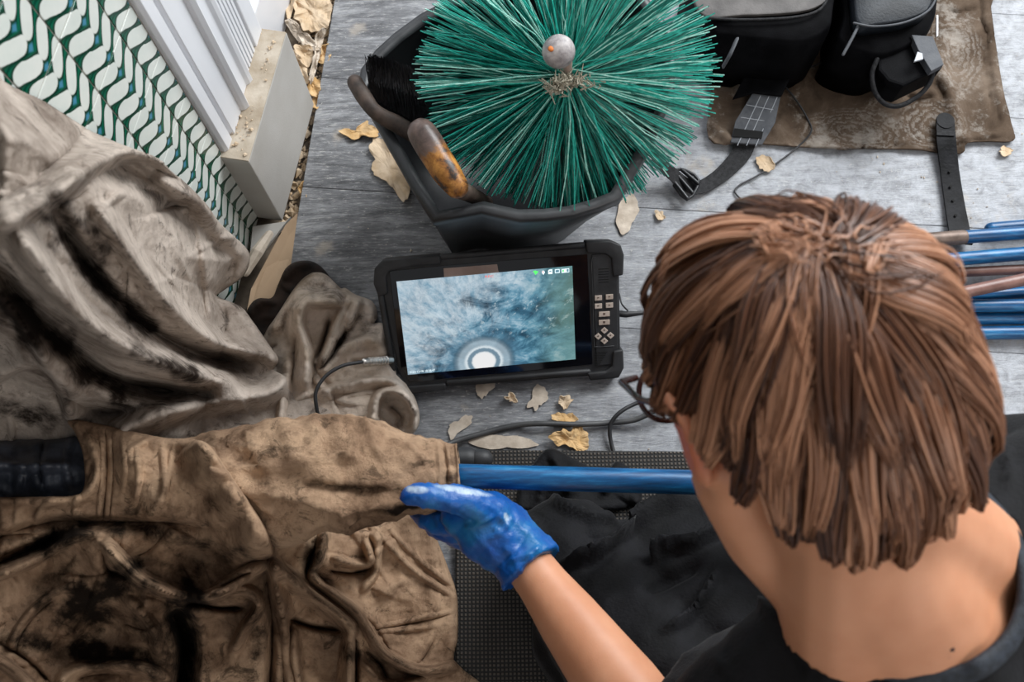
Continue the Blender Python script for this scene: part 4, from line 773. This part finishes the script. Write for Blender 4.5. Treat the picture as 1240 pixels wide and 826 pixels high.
# ------------------------------------------------------------------ rods
def rod_mat():
    m, b = new_mat('blue_scuffed_rod', .35); co = coords('Object', (1, 9, 9)); n1 = noise(co, 14, 6, .7)
    c = ramp(n1, [(.3, (.003, .03, .09)), (.5, (.005, .085, .23)), (.62, (.015, .17, .38)), (.8, (.2, .38, .5))]); setc(b, c); bump(b, n1, .2, .001); return m
M['rod'] = rod_mat(); M['rod_brown'] = simple('pink_brown_rod', (.16, .075, .06), (.30, .16, .13), .4, scale=30)
def rod(label, a, b_, rad, mat, ferr=None, group=None):
    A, B = at(*a), at(*b_); t = thing('chimney_rod', label, 'rod', (A+B)/2, group)
    MB().tube([A, A*.67+B*.33, A*.33+B*.67, B], rad, 18).build('shaft', mat, t, smooth=True)
    if ferr: C_ = A+(B-A)*ferr; MB().tube([A-(B-A)*.01, C_], rad*1.08, 18).build('ferrule', M['ferrule'], t, smooth=True)
    return t
rod('scuffed blue rod held in the gloved hand, entering the canvas sleeve', (500, 575, .262), (1130, 592, .262), .0128, M['rod'])
G = 'chimney rods bundled at the right edge'
rod('highest blue rod of the bundle, only its tip showing behind the others', (1200, 277, .012), (1420, 258, .012), .009, M['rod'], None, G)
rod('blue rod with brown metal end, second from top of the bundle', (1118, 291, .03), (1420, 268, .03), .0095, M['rod'], .16, G)
rod('blue rod third from the top of the bundle', (1110, 318, .03), (1420, 292, .03), .0095, M['rod'], None, G)
rod('straight pink-brown rod between blue rods in the bundle', (1110, 332, .016), (1420, 318, .016), .007, M['rod_brown'], None, G)
rod('slanting pink-brown rod lying over the others in the bundle', (1130, 362, .050), (1420, 300, .050), .0085, M['rod_brown'], None, G)
rod('dark blue rod just below the slanting brown rod', (1110, 362, .012), (1420, 343, .012), .008, M['rod'], None, G)
rod('blue rod third from the bottom of the bundle', (1110, 371, .03), (1420, 368, .03), .009, M['rod'], None, G)
rod('blue rod next to lowest in the bundle', (1110, 386, .014), (1420, 384, .014), .009, M['rod'], None, G)
rod('lowest blue rod of the bundle', (1110, 404, .012), (1420, 401, .012), .0095, M['rod'], None, G)
# black rubber grip beyond the rod
gp = thing('rubber_grip', 'black rubber tool end lying just above the blue rod at the sleeve mouth', 'tool', at(560, 556, .02))
MB().tube([at(515, 560, .10), at(545, 557, .10), at(566, 556, .10)], .0150, 14).build('grip', M['rubber'], gp, smooth=True)
MB().tube([at(578, 556, .10), at(585, 556, .10)], .0125, 14).build('end_cap', M['rubber'], gp, smooth=True)
# ------------------------------------------------------------------ kneeling mat
mt, b = new_mat('ribbed_rubber_mat', .7); co = coords('Object'); 
def wv(ax, sc_):
    sp_ = E.nt.nodes.new('ShaderNodeSeparateXYZ'); E.nt.links.new(co, sp_.inputs[0]); return esin(E(sp_.outputs[ax])*sc_)
gx_, gy_ = wv(0, 1250), wv(1, 1250); hgt = step(gx_+.2, .6)*step(gy_+.2, .6); c = mixc(hgt, (.006, .0055, .005), mixc(noise(co, 25, 4), (.045, .035, .028), (.13, .11, .09))); setc(b, c); bump(b, hgt, .8, .002)
mp = [at(551, 546), at(940, 549), at(1500, 556), at(1500, 1250), at(556, 1250)]
o = MB().prism([p+UP*.001 for p in mp], UP*.010).build('kneeling_mat', mt, bevel=.003); tag(o, 'dark grey waffle-textured kneeling mat under the kneeling person', 'mat')
# ------------------------------------------------------------------ the kneeling person
def cv(c): return AR*c[0]+AU*c[1]-AD*c[2]
HF = np.array([-.26, .105, -.96]); HF /= np.linalg.norm(HF); HU = np.array([-.262, .949, .175]); HU -= HF*(HU @ HF); HU /= np.linalg.norm(HU); HR = np.cross(HF, HU)
HX, HY, HZ = cv(HR), cv(HF), cv(HU); HC = pt(960, 464, .580)
def hl(p): p = np.asarray(p, float); return HC+HX*p[0]+HY*p[1]+HZ*p[2]
NB = pt(1105, 770, .64); LS = pt(900, 905, .66); RS = pt(1325, 600, .71); SP1 = pt(1210, 900, .77); PV = np.array([.42, -.33, .25])
LE = pt(842, 958, .80); WR = at(628, 668, .272); RH = at(1010, 590, .27); RE = np.array([.42, .12, .34])
KL = at(690, 676, .085); KR = at(905, 655, .085); HLP = PV+[-.10, .04, -.02]; HRP = PV+[.08, .05, -.02]
def rescale(mb, start, f):
    for i in range(start, len(mb.V)): mb.V[i] = f(mb.V[i])
def ell(mb, c, r, n=24):
    s = len(mb.V); mb.ball((0, 0, 0), 1.0, n); rescale(mb, s, lambda v: hl(np.asarray(c)+v*np.asarray(r))); return mb
def htube(mb, P, R, sides=12, sq=None): return mb.tube([hl(p) for p in P], R, sides, 'round', sq)
mb = MB()
ell(mb, (0, -.014, .026), (.073, .090, .080)); ell(mb, (0, .034, -.018), (.060, .060, .078)); ell(mb, (0, .062, -.086), (.028, .026, .022)); ell(mb, (0, .06, .035), (.055, .034, .035))
for s in (-1, 1):
    htube(mb, [(s*.056, -.004, -.035), (s*.050, .022, -.072), (s*.018, .066, -.092)], [.018, .019, .018]); ell(mb, (s*.036, .072, -.022), (.019, .016, .017))
    htube(mb, [(s*.012, .092, .018), (s*.030, .094, .021), (s*.047, .082, .014)], [.006, .007, .006])
    s0 = len(mb.V); ell(mb, (s*.080, -.012, -.012), (.006, .018, .030)); htube(mb, [(s*.076, .006, -.010), (s*.084, .006, .012), (s*.089, -.012, .022), (s*.089, -.028, .010), (s*.084, -.022, -.022), (s*.077, -.004, -.040)], [.004, .0048, .005, .005, .005, .005], 8)
htube(mb, [(0, .092, .008), (0, .104, -.012), (0, .115, -.030)], [.006, .008, .0105]); htube(mb, [(-.012, .104, -.034), (.012, .104, -.034)], .007)
htube(mb, [(-.022, .086, -.058), (0, .094, -.056), (.022, .086, -.058)], [.004, .0055, .004]); htube(mb, [(-.020, .085, -.066), (0, .092, -.067), (.020, .085, -.066)], [.004, .006, .004])
htube(mb, [(0, -.030, -.01), (0, -.036, -.055)], [.056, .055]); mb.tube([hl((0, -.022, -.045)), hl((0, -.032, -.09))*.6+NB*.4, NB], [.054, .056, .064], 20)
mb.tube([pt(884, 578, .60), pt(928, 640, .61), pt(990, 700, .62), pt(1045, 745, .63)], [.026, .032, .036, .04], 14)
mb.tube([NB, NB*.5+SP1*.5, SP1, SP1*.4+PV*.6, PV], [.072, .105, .13, .125, .14], 20)
mb.tube([LS, LS*.45+NB*.55, NB, RS*.45+NB*.55, RS], [.050, .052, .058, .052, .050], 16)
mb.tube([hl((.0, -.045, -.06)), NB*.6+LS*.4], [.045, .045], 14); mb.tube([hl((.0, -.045, -.06)), NB*.6+RS*.4], [.045, .045], 14)
mb.tube([LS, LS*.5+LE*.5, LE], [.048, .044, .038], 16)
mid = LE*.55+WR*.45
mb.tube([LE, LE*.62+WR*.38, LE*.3+WR*.7, WR*.85+LE*.15, WR], [.040, .0395, .031, .0255, .024], 18)
mb.tube([RS, RS*.5+RE*.5, RE], [.048, .044, .038], 16); mb.tube([RE, RE*.5+RH*.5, RH], [.038, .033, .024], 16); mb.tube([RH, RH+np.array([-.05, .0, -.002])], [.03, .02], 12)
mb.tube([HLP, KL], [.09, .06], 14).tube([HRP, KR], [.09, .06], 14)
for K, Hh in ((KL, HLP), (KR, HRP)): mb.tube([K, np.array([Hh[0], Hh[1]+.08, .07]), np.array([Hh[0], Hh[1]-.06, .05])], [.045, .045, .035], 12)
mt, b = new_mat('skin', .48, 0, .4); co = coords(); n_ = noise(co, 14, 4); c = ramp(n_, [(.35, (.56, .245, .13)), (.65, (.66, .32, .185))])
a_ = E.nt.nodes.new('ShaderNodeAttribute'); a_.attribute_name = 'flush'; c = mixc(E(a_.outputs['Fac']), c, (.72, .16, .09)); c = mixc(step(noise(co, 260, 2)-.78, .02)*.5, c, (.12, .05, .03)); setc(b, c)
b.inputs['Subsurface Weight'].default_value = .12; b.inputs['Subsurface Radius'].default_value = (.01, .004, .002); b.inputs['Subsurface Scale'].default_value = .4; bump(b, noise(co, 700, 3), .12, .001)
M['skin'] = mt
person = thing('person', 'person with short ginger-brown hair in a black T-shirt kneeling with a blue glove', 'person', [PV[0], PV[1], 0])
bodyo = fuse('body', mb, .0042, mt, person, 6)
V = np.array([v.co for v in bodyo.data.vertices]); fl_ = np.zeros(len(V))
for s in (-1, 1): fl_ = np.maximum(fl_, np.exp(-(np.linalg.norm(V-hl((s*.084, -.01, -.008)), axis=1)/.026)**4)*.6)
bodyo.data.attributes.new('flush', 'FLOAT', 'POINT').data.foreach_set('value', fl_.astype(np.float32))
for s in (-1, 1):
    e_ = MB(); s0 = 0; e_.ball((0, 0, 0), 1, 16); rescale(e_, 0, lambda v: hl(np.array((s*.031, .079, .001))+v*.0125)); ey = e_.build('eye', simple('eye_white', (.8, .78, .75), None, .2, bmp=0), person, smooth=True)
    e_ = MB(); e_.ball((0, 0, 0), 1, 12); rescale(e_, 0, lambda v: hl(np.array((s*.031, .0895, -.001))+v*np.array((.0055, .0025, .0055)))); e_.build('iris', simple('iris_blue', (.05, .12, .18), None, .2, bmp=0), ey, smooth=True)
m_ = tipc*0+pt(1153, 786, .55); h_ = BVHTree.FromObject(bodyo, bpy.context.evaluated_depsgraph_get()).ray_cast(Vector(CAM), Vector(ray(1153, 786)))
if h_[0] is not None: MB().ball(np.array(h_[0]), .0018, 8, (1, 1, .4)).build('mole', simple('mole_brown', (.06, .02, .01), None, .6, bmp=0), bodyo, smooth=True)
# spectacles
gl = []
gm = simple('tortoise_frame', (.012, .006, .006), (.07, .015, .01), .25, scale=60, bmp=0)
gob = MB()
for s in (-1, 1):
    P = [hl((s*.035+.026*math.cos(a), .118-.10*abs(s*.035+.026*math.cos(a))*.35, -.012+.024*math.sin(a))) for a in np.linspace(0, 2*math.pi, 33)]; gob.tube(P, .0022, 8, None)
    gob.tube([hl((s*.061, .113, .006)), hl((s*.074, .108, .008)), hl((s*.082, .060, .006)), hl((s*.084, .0, .010)), hl((s*.083, -.016, -.004))], [.0026, .0028, .0022, .0022, .002], 8)
gob.tube([hl((-.010, .117, .004)), hl((0, .120, .008)), hl((.010, .117, .004))], .0017, 8); spec = gob.build('spectacle_frame', gm, person, smooth=True)
lm, b = new_mat('spectacle_lens_glass', .03); b.inputs['Transmission Weight'].default_value = 1; b.inputs['IOR'].default_value = 1.2; b.inputs['Base Color'].default_value = (.95, .97, .97, 1)
for s in (-1, 1):
    c0 = hl((s*.035, .117-.035*.035, -.004)); P = [hl((s*.035+.0245*math.cos(a), .1165-.10*abs(s*.035+.0245*math.cos(a))*.35, -.012+.0225*math.sin(a))) for a in np.linspace(0, 2*math.pi, 29)[:-1]]
    MB().prism(P, HY*.0012).build('lens', lm, spec, smooth=False)
# hair
HA = np.array([.079, .099, .107]); HO = np.array([0, -.016, .006]); NEXP = 2.45; W_ = np.array([-.04, -.56, .80]); W_ /= np.linalg.norm(W_)
def hrad(D): return (np.abs(D/HA)**NEXP).sum(-1)**(-1/NEXP)
def hairline(D):  # lowest allowed z-direction (local) for a hair end at azimuth of D
    az = np.degrees(np.arctan2(np.abs(D[..., 0]), -D[..., 1]))   # 0 = back, 90 = side, 180 = front
    return np.interp(az, [0, 30, 50, 68, 85, 100, 122, 150, 180], [-.78, -.66, -.38, -.04, .20, .20, .32, .38, .36])
g = np.random.default_rng(21)
def grow(D, L, T_, g, wav):
    n = len(D); out = np.zeros((T_, n, 3)); cur = D.copy(); off = np.zeros(n); ph = g.random(n)*6.28
    for t in range(T_):
        out[t] = cur; tn = cur*(cur @ W_)[:, None]-W_; nn = np.linalg.norm(tn, axis=1)[:, None]; rnd = g.normal(size=(n, 3)); tn = np.where(nn > .12, tn/(nn+1e-9), rnd/np.linalg.norm(rnd, axis=1)[:, None])
        sw = np.cross(cur, tn); swirl = (.55*np.exp(-nn[:, 0]*2.2)+wav*np.sin(ph+t*.55))[:, None]
        st_ = tn+sw*swirl; st_ /= np.linalg.norm(st_, axis=1)[:, None]; low = cur[:, 2]/1.0 < hairline(cur)
        cur = cur+st_*(L/(T_-1)/hrad(cur))[:, None]*np.where(low, .25, 1)[:, None]; cur /= np.linalg.norm(cur, axis=1)[:, None]
    return out
def roots(n, g):
    out = []
    while len(out) < n:
        d = g.normal(size=3); d /= np.linalg.norm(d)
        if d[2] > hairline(d)+.12: out.append(d)
    return np.array(out)
TS = 11; K = 230; N = 10500
CR = roots(K, g); CR[:6] = W_+g.normal(size=(6, 3))*.1; CR /= np.linalg.norm(CR, axis=1)[:, None]; CL = g.uniform(.07, .115, K); CP = grow(CR, CL, TS, g, .24); clift = g.uniform(.0, 1, K)
SR = roots(N, g); own = (SR @ CR.T).argmax(1); SPh = grow(SR, CL[own]*g.uniform(.85, 1.1, N), TS, g, .05)
tt = np.linspace(0, 1, TS)[:, None, None]; Dm = SPh*(1-tt**.7*.8)+CP[:, own]*(tt**.7*.8)+g.normal(size=(1, N, 3))*.010*tt; Dm /= np.linalg.norm(Dm, axis=2)[..., None]
tc_ = tt[..., 0]; lift = .0015+(.003+.013*clift[own])[None]*np.sin(np.minimum(tc_*1.5, 1.45))+g.normal(size=N)[None]*.0012; lift = lift*np.where(tc_ > .85, .75, 1)*np.clip(.35+np.arccos(np.clip((Dm*W_).sum(-1), -1, 1))*1.1, 0, 1)
R_h = hrad(Dm)*.965+lift; Pl = HO+Dm*R_h[..., None]; Pw = HC+Pl @ np.array([HX, HY, HZ])
wid = np.interp(np.linspace(0, 1, TS), [0, .3, .8, 1], [.0007, .0010, .0008, .0002])[:, None]*g.uniform(.7, 1.35, N)[None]
Tn = np.gradient(Pw, axis=0); Tn /= np.linalg.norm(Tn, axis=2)[..., None]; Nn = (Pw-(HC+HO @ np.array([HX, HY, HZ]))); Nn -= Tn*(Nn*Tn).sum(-1)[..., None]; Nn /= np.linalg.norm(Nn, axis=2)[..., None]; Sd = np.cross(Tn, Nn)
V = np.stack([Pw+Nn*wid[..., None]*.8, Pw-Sd*wid[..., None]-Nn*wid[..., None]*.3, Pw+Sd*wid[..., None]-Nn*wid[..., None]*.3], 2)  # T,N,3,3
V = V.transpose(1, 0, 2, 3).reshape(-1, 3); base_i = (np.arange(N)*TS*3)[:, None, None]+(np.arange(TS-1)*3)[None, :, None]; k3 = np.arange(3)[None, None]
Q = np.stack(np.broadcast_arrays(base_i+k3, base_i+(k3+1) % 3, base_i+3+(k3+1) % 3, base_i+3+k3), -1).reshape(-1, 4)
me = bpy.data.meshes.new('hair_strands'); me.vertices.add(len(V)); me.vertices.foreach_set('co', V.ravel()); me.loops.add(Q.size); me.loops.foreach_set('vertex_index', Q.ravel().astype(np.int32)); me.polygons.add(len(Q)); me.polygons.foreach_set('loop_start', np.arange(0, Q.size, 4, dtype=np.int32)); me.update(calc_edges=True)
ctone = g.random(K); tone = np.clip(ctone[own]*.6+g.random(N)*.4, 0, 1); me.attributes.new('tone', 'FLOAT', 'POINT').data.foreach_set('value', np.repeat(tone, TS*3).astype(np.float32))
hm, b = new_mat('ginger_brown_hair', .36, 0, .5); a_ = E.nt.nodes.new('ShaderNodeAttribute'); a_.attribute_name = 'tone'
setc(b, ramp(E(a_.outputs['Fac']), [(.12, (.045, .014, .006)), (.45, (.175, .07, .032)), (.8, (.54, .275, .16))]))
hair = empty('hair', HC); hair.parent = person; hair.matrix_parent_inverse = person.matrix_world.inverted(); bpy.context.view_layer.update()
tag(link('hair_strands', me, hm, hair), 'short layered ginger-brown hair', kind='stuff')
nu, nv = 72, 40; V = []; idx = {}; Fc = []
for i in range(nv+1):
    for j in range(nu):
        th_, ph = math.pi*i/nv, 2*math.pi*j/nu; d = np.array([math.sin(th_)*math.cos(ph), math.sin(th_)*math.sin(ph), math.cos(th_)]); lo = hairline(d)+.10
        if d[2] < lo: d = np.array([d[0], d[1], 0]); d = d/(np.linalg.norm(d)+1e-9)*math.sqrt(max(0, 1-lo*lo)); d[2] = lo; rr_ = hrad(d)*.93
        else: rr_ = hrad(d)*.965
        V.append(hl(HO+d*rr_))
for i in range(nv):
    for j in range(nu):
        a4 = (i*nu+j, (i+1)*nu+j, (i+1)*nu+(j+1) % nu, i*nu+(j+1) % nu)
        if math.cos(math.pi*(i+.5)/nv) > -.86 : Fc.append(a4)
cap = MB().add(V, Fc).build('hair_undercoat', simple('hair_shadow_brown', (.05, .018, .007), (.10, .038, .014), .7, scale=90, bmp=.3), hair, smooth=True)  # dark brown cap keeps the scalp from showing between strands
# T-shirt
mb = MB()
mb.tube([NB+(SP1-NB)*.05, NB*.5+SP1*.5, SP1, SP1*.4+PV*.6, PV+[0, 0, .02]], [.079, .114, .142, .14, .152], 24)
mb.tube([LS, LS*.45+NB*.55, NB, RS*.45+NB*.55, RS], [.066, .074, .078, .072, .068], 20)
mb.tube([LS, LS*.45+LE*.55], [.064, .058], 18).tube([RS, RS*.35+RE*.65], [.068, .066], 18)
mb.tube([hl((0, -.03, -.10))*.3+NB*.7, NB*.6+LS*.4, ], [.05, .05], 14)
mb.tube([LS*.6+SP1*.4, np.array([.22, -.10, .40]), np.array([.26, -.16, .26])], [.10, .12, .12], 20)
def shirt_disp(V, N):
    p = proj(V); X, Y = p[:, 0], p[:, 1]; d = .0045*fbm(X/60, Y/60, 3, 50)+.003*ridged(X/90+Y/200, Y/140, 3, 52)
    for f in [([(980, 640), (960, 700), (1000, 790)], 12, 10, .006), ([(1190, 470), (1215, 540), (1225, 600)], 10, 8, .006), ([(905, 700), (960, 780), (1010, 840)], 8, 8, .006), ([(860, 790), (900, 830), (960, 850)], 10, 8, .006)]: d = d+fold(X, Y, *f)
    return V+N*d[:, None]
shirt = fuse('t_shirt', mb, .0055, M['blackcloth'], person, 5, shirt_disp)
# neck opening: cut along the neckline seen on the back, finished with a collar band
NL = catmull([(872, 560), (893, 640), (930, 692), (985, 757), (1040, 799), (1085, 817), (1120, 822), (1180, 812), (1228, 768), (1242, 700), (1220, 636), (1186, 596), (1150, 560), (1000, 500)], 6, closed=True)
bm = bmesh.new(); bm.from_mesh(shirt.data); P = np.array([v.co for v in bm.verts]); pj = proj(P); ins = inside(pj[:, 0], pj[:, 1], NL); NBd = np.linalg.norm(P-NB, axis=1)
bm.verts.ensure_lookup_table(); face_up = np.array([np.array(v.normal) @ (CAM-P[i]) > -.01 for i, v in enumerate(bm.verts)])
tree = BVHTree.FromBMesh(bm); col = []
for x, y in NL:
    r_ = ray(x, y); r_ = r_/np.linalg.norm(r_); h = tree.ray_cast(Vector(CAM), Vector(r_))
    if h[0] is not None: col.append((np.array(h[0]), x, y))
bmesh.ops.delete(bm, geom=[bm.verts[i] for i in np.where(ins & face_up)[0]], context='VERTS'); bm.to_mesh(shirt.data); bm.free()
m = shirt.modifiers.new('thickness', 'SOLIDIFY'); m.thickness = .002; m.offset = -1
cpts = [c_[0] for c_ in col if not (c_[2] < 590)]
if len(cpts) > 4:
    # keep travel order starting at the left end
    MB().tube(catmull(cpts, 2), .0075, 12, 'round', .6).build('collar', simple('ribbed_collar', (.006, .009, .014), (.02, .027, .04), .7, scale=200, bmp=.6, bscale=700), shirt, smooth=True)
# trousers
mb = MB(); mid_ = (KL+KR)/2
mb.tube([HLP+[0, .0, .02], HLP*.5+KL*.5+[0, 0, .02], KL], [.125, .105, .074], 20).tube([HRP+[0, 0, .02], HRP*.5+KR*.5+[0, 0, .02], KR], [.125, .105, .078], 20).tube([KL+[.03, -.03, -.01], mid_+[0, -.03, -.0], KR], [.064, .078, .078], 16)
mb.tube([PV+[-.1, .02, -.03], PV+[.1, .02, -.03]], .14, 16).tube([mid_+[.04, -.08, .03], PV+[0, .1, -.02]], [.105, .15], 16).tube([KL+[.02, -.09, -.02], HLP+[-.02, .06, -.06]], [.07, .1], 14)
for K_, Hh in ((KL, HLP), (KR, HRP)): mb.tube([K_+[0, 0, -.012], np.array([Hh[0], Hh[1]+.08, .073]), np.array([Hh[0], Hh[1]-.08, .073])], [.06, .06, .05], 14)
def tr_disp(V, N):
    p = proj(V); X, Y = p[:, 0], p[:, 1]; d = .006*fbm(X/60, Y/50, 4, 60)+.005*ridged(X/80, Y/60+X/100, 2, 61)
    for f in [([(663, 599), (698, 621), (753, 634)], 8, 8, .016), ([(676, 685), (714, 673), (760, 647), (805, 621), (850, 605)], 12, 8, .030), ([(792, 689), (805, 671), (837, 666), (882, 644)], 10, 7, .028), ([(801, 769), (833, 750), (856, 721), (869, 689)], 8, 7, .02),
              ([(620, 612), (650, 640), (660, 700)], 10, 14, .01), ([(700, 640), (740, 660), (700, 690)], 14, 14, -.012), ([(780, 720), (820, 700), (850, 680)], 14, 14, -.014)]: d = d+fold(X, Y, *f)
    V = V+N*(d*np.clip(N[:, 2]+.4, 0, 1))[:, None]; V[:, 2] = np.maximum(V[:, 2], .0135); return V
fuse('trousers', mb, .0055, M['blackcloth'], person, 5, tr_disp)
for Hh in (HLP, HRP): MB().tube([np.array([Hh[0], Hh[1]-.10, .055]), np.array([Hh[0], Hh[1]-.22, .05])], [.044, .04], 14, 'round', .8).build('shoe', M['leather'], person, smooth=True)
# blue gloves: palm, thumb and four curled fingers fused, plus loose cuff
def glove(name, P_, R_, fingers, cuff, folds, dust):
    mb = MB(); mb.tube(P_, R_, 18, 'round', 1.0)
    for f, r_ in fingers: mb.tube(catmull(f, 4), np.interp(np.linspace(0, 1, (len(f)-1)*4+1), np.linspace(0, 1, len(r_)), r_), 12)
    mb.tube(cuff[0], cuff[1], 22, True)
    def dsp(V, N):
        p = proj(V); X, Y = p[:, 0], p[:, 1]; d = .0018*fbm(X/16, Y/16, 3, 70)+.0026*ridged((X-Y)/16, (X+Y)/44, 3, 71)
        for f in folds: d = d+fold(X, Y, *f)
        return V+N*d[:, None]
    o = fuse(name, mb, .0028, M['glove'], person, 3, dsp); V = np.array([v.co for v in o.data.vertices]); pj = proj(V); s = np.zeros(len(V))
    for x, y, rx, ry, an in dust:
        ca, sa = math.cos(math.radians(an)), math.sin(math.radians(an)); u = ((pj[:, 0]-x)*ca+(pj[:, 1]-y)*sa)/rx; v = (-(pj[:, 0]-x)*sa+(pj[:, 1]-y)*ca)/ry; s = np.maximum(s, np.clip(1.3-(u*u+v*v), 0, 1))
    o.data.attributes.new('dust', 'FLOAT', 'POINT').data.foreach_set('value', s.astype(np.float32)); return o
mt, b = new_mat('blue_nitrile', .38, 0, .5); co = coords(); c = ramp(noise(co, 16, 5, .6), [(.35, (.002, .045, .26)), (.55, (.004, .095, .36)), (.75, (.02, .20, .40))])
a_ = E.nt.nodes.new('ShaderNodeAttribute'); a_.attribute_name = 'dust'; c = mixc(step(E(a_.outputs['Fac'])+(noise(co, 150, 4)-.5)*.9-.75, .5)*.8, c, (.55, .66, .74)); setc(b, c); bump(b, noise(co, 90, 5, .7), .5, .0022); M['glove'] = mt
mpx = H/F
fing = []
fing.append(([at(598, 622, .296), at(572, 612, .312), at(545, 603, .322), at(518, 600, .328), at(497, 601, .327)], [.0165, .0155, .0135, .0125, .0105]))      # thumb
fing.append(([at(575, 634, .268), at(545, 634, .262), at(520, 630, .246), at(506, 616, .226), at(512, 596, .214)], [.0140, .0125, .0115, .0105, .0095]))
fing.append(([at(580, 642, .256), at(552, 644, .246), at(530, 640, .226), at(520, 622, .208), at(528, 600, .202)], [.0140, .0125, .0115, .0105, .0095]))
fing.append(([at(588, 650, .250), at(566, 652, .236), at(548, 648, .214), at(538, 628, .200), at(545, 606, .198)], [.0130, .0118, .0108, .0098, .009]))
fing.append(([at(597, 658, .250), at(582, 660, .236), at(566, 654, .216), at(558, 638, .204), at(562, 620, .200)], [.0115, .0105, .0098, .009, .008]))
fw = (WR-LE)/np.linalg.norm(WR-LE)
cuff = ([WR-fw*.022+0*UP, WR-fw*.008, WR+fw*.012, WR+fw*.03], [.0345, .0325, .031, .031])
gv = glove('glove', [at(622, 664, .268), at(602, 646, .272), at(582, 632, .278), at(566, 624, .280)], [.033, .0355, .0335, .026], fing, cuff,
      [([(560, 640), (585, 632), (600, 622)], 4, 4, .003), ([(590, 655), (612, 640), (620, 625)], 4, 4, .003), ([(600, 690), (625, 665), (640, 640)], 4, 4, -.003), ([(610, 680), (640, 672), (655, 660)], 4, 4, .003), ([(545, 615), (565, 628), (580, 634)], 4, 4, -.003), ([(575, 604), (600, 618), (615, 640)], 4, 4, .002)],
      [(505, 593, 17, 5.5, 3), (613, 627, 3.4, 8, -10), (560, 594, 40, 5, 10)])
gd = [at(1010, 575, .30), at(1000, 590, .29)]
glove('glove', [RH+[.03, .0, .0], RH, RH+[-.035, 0, .0]], [.031, .034, .028], [([RH+[-.02, .01+.0*k, .0]+np.array([0, .012, .012]), RH+np.array([-.055-.002*k, .024, .02]), RH+np.array([-.06, .0, .03])], [.0125, .011, .009]) for k in (0,)]+
      [([RH+np.array([-.03+.016*k, -.02, .005]), RH+np.array([-.034+.016*k, -.034, -.008]), RH+np.array([-.034+.016*k, -.02, -.028]), RH+np.array([-.034+.016*k, .005, -.030])], [.0115, .0108, .010, .009]) for k in range(4)], ([RH+[.055, 0, 0], RH+[.03, 0, 0]], [.031, .030]), [], [])
# black cloth at the knee
kc = cloth('black_cloth', [(634, 582, .02), (648, 560, .02), (662, 545, .022), (676, 547, .02), (700, 560, .02), (722, 570, .02), (733, 572, .018), (746, 560, .018), (760, 566, .016), (772, 576, .014), (776, 590, .016), (770, 612, .02), (700, 620, .03), (632, 618, .03), (628, 600, .02)], [(680, 585, .04)],
           [([(664, 548), (680, 570), (690, 600)], 8, 8, .01), ([(745, 563), (740, 580), (730, 600)], 8, 8, .01), ([(650, 565), (656, 590), (650, 610)], 6, 6, .006)], None, None, step=2.5, crump=(.003, 24), roll=.01, roll_w=5, seed=33)
kc.data.materials.clear(); kc.data.materials.append(M['blackcloth']); tag(kc, 'crumpled black cloth corner on the kneeling mat, poking out above the blue rod', 'cloth')
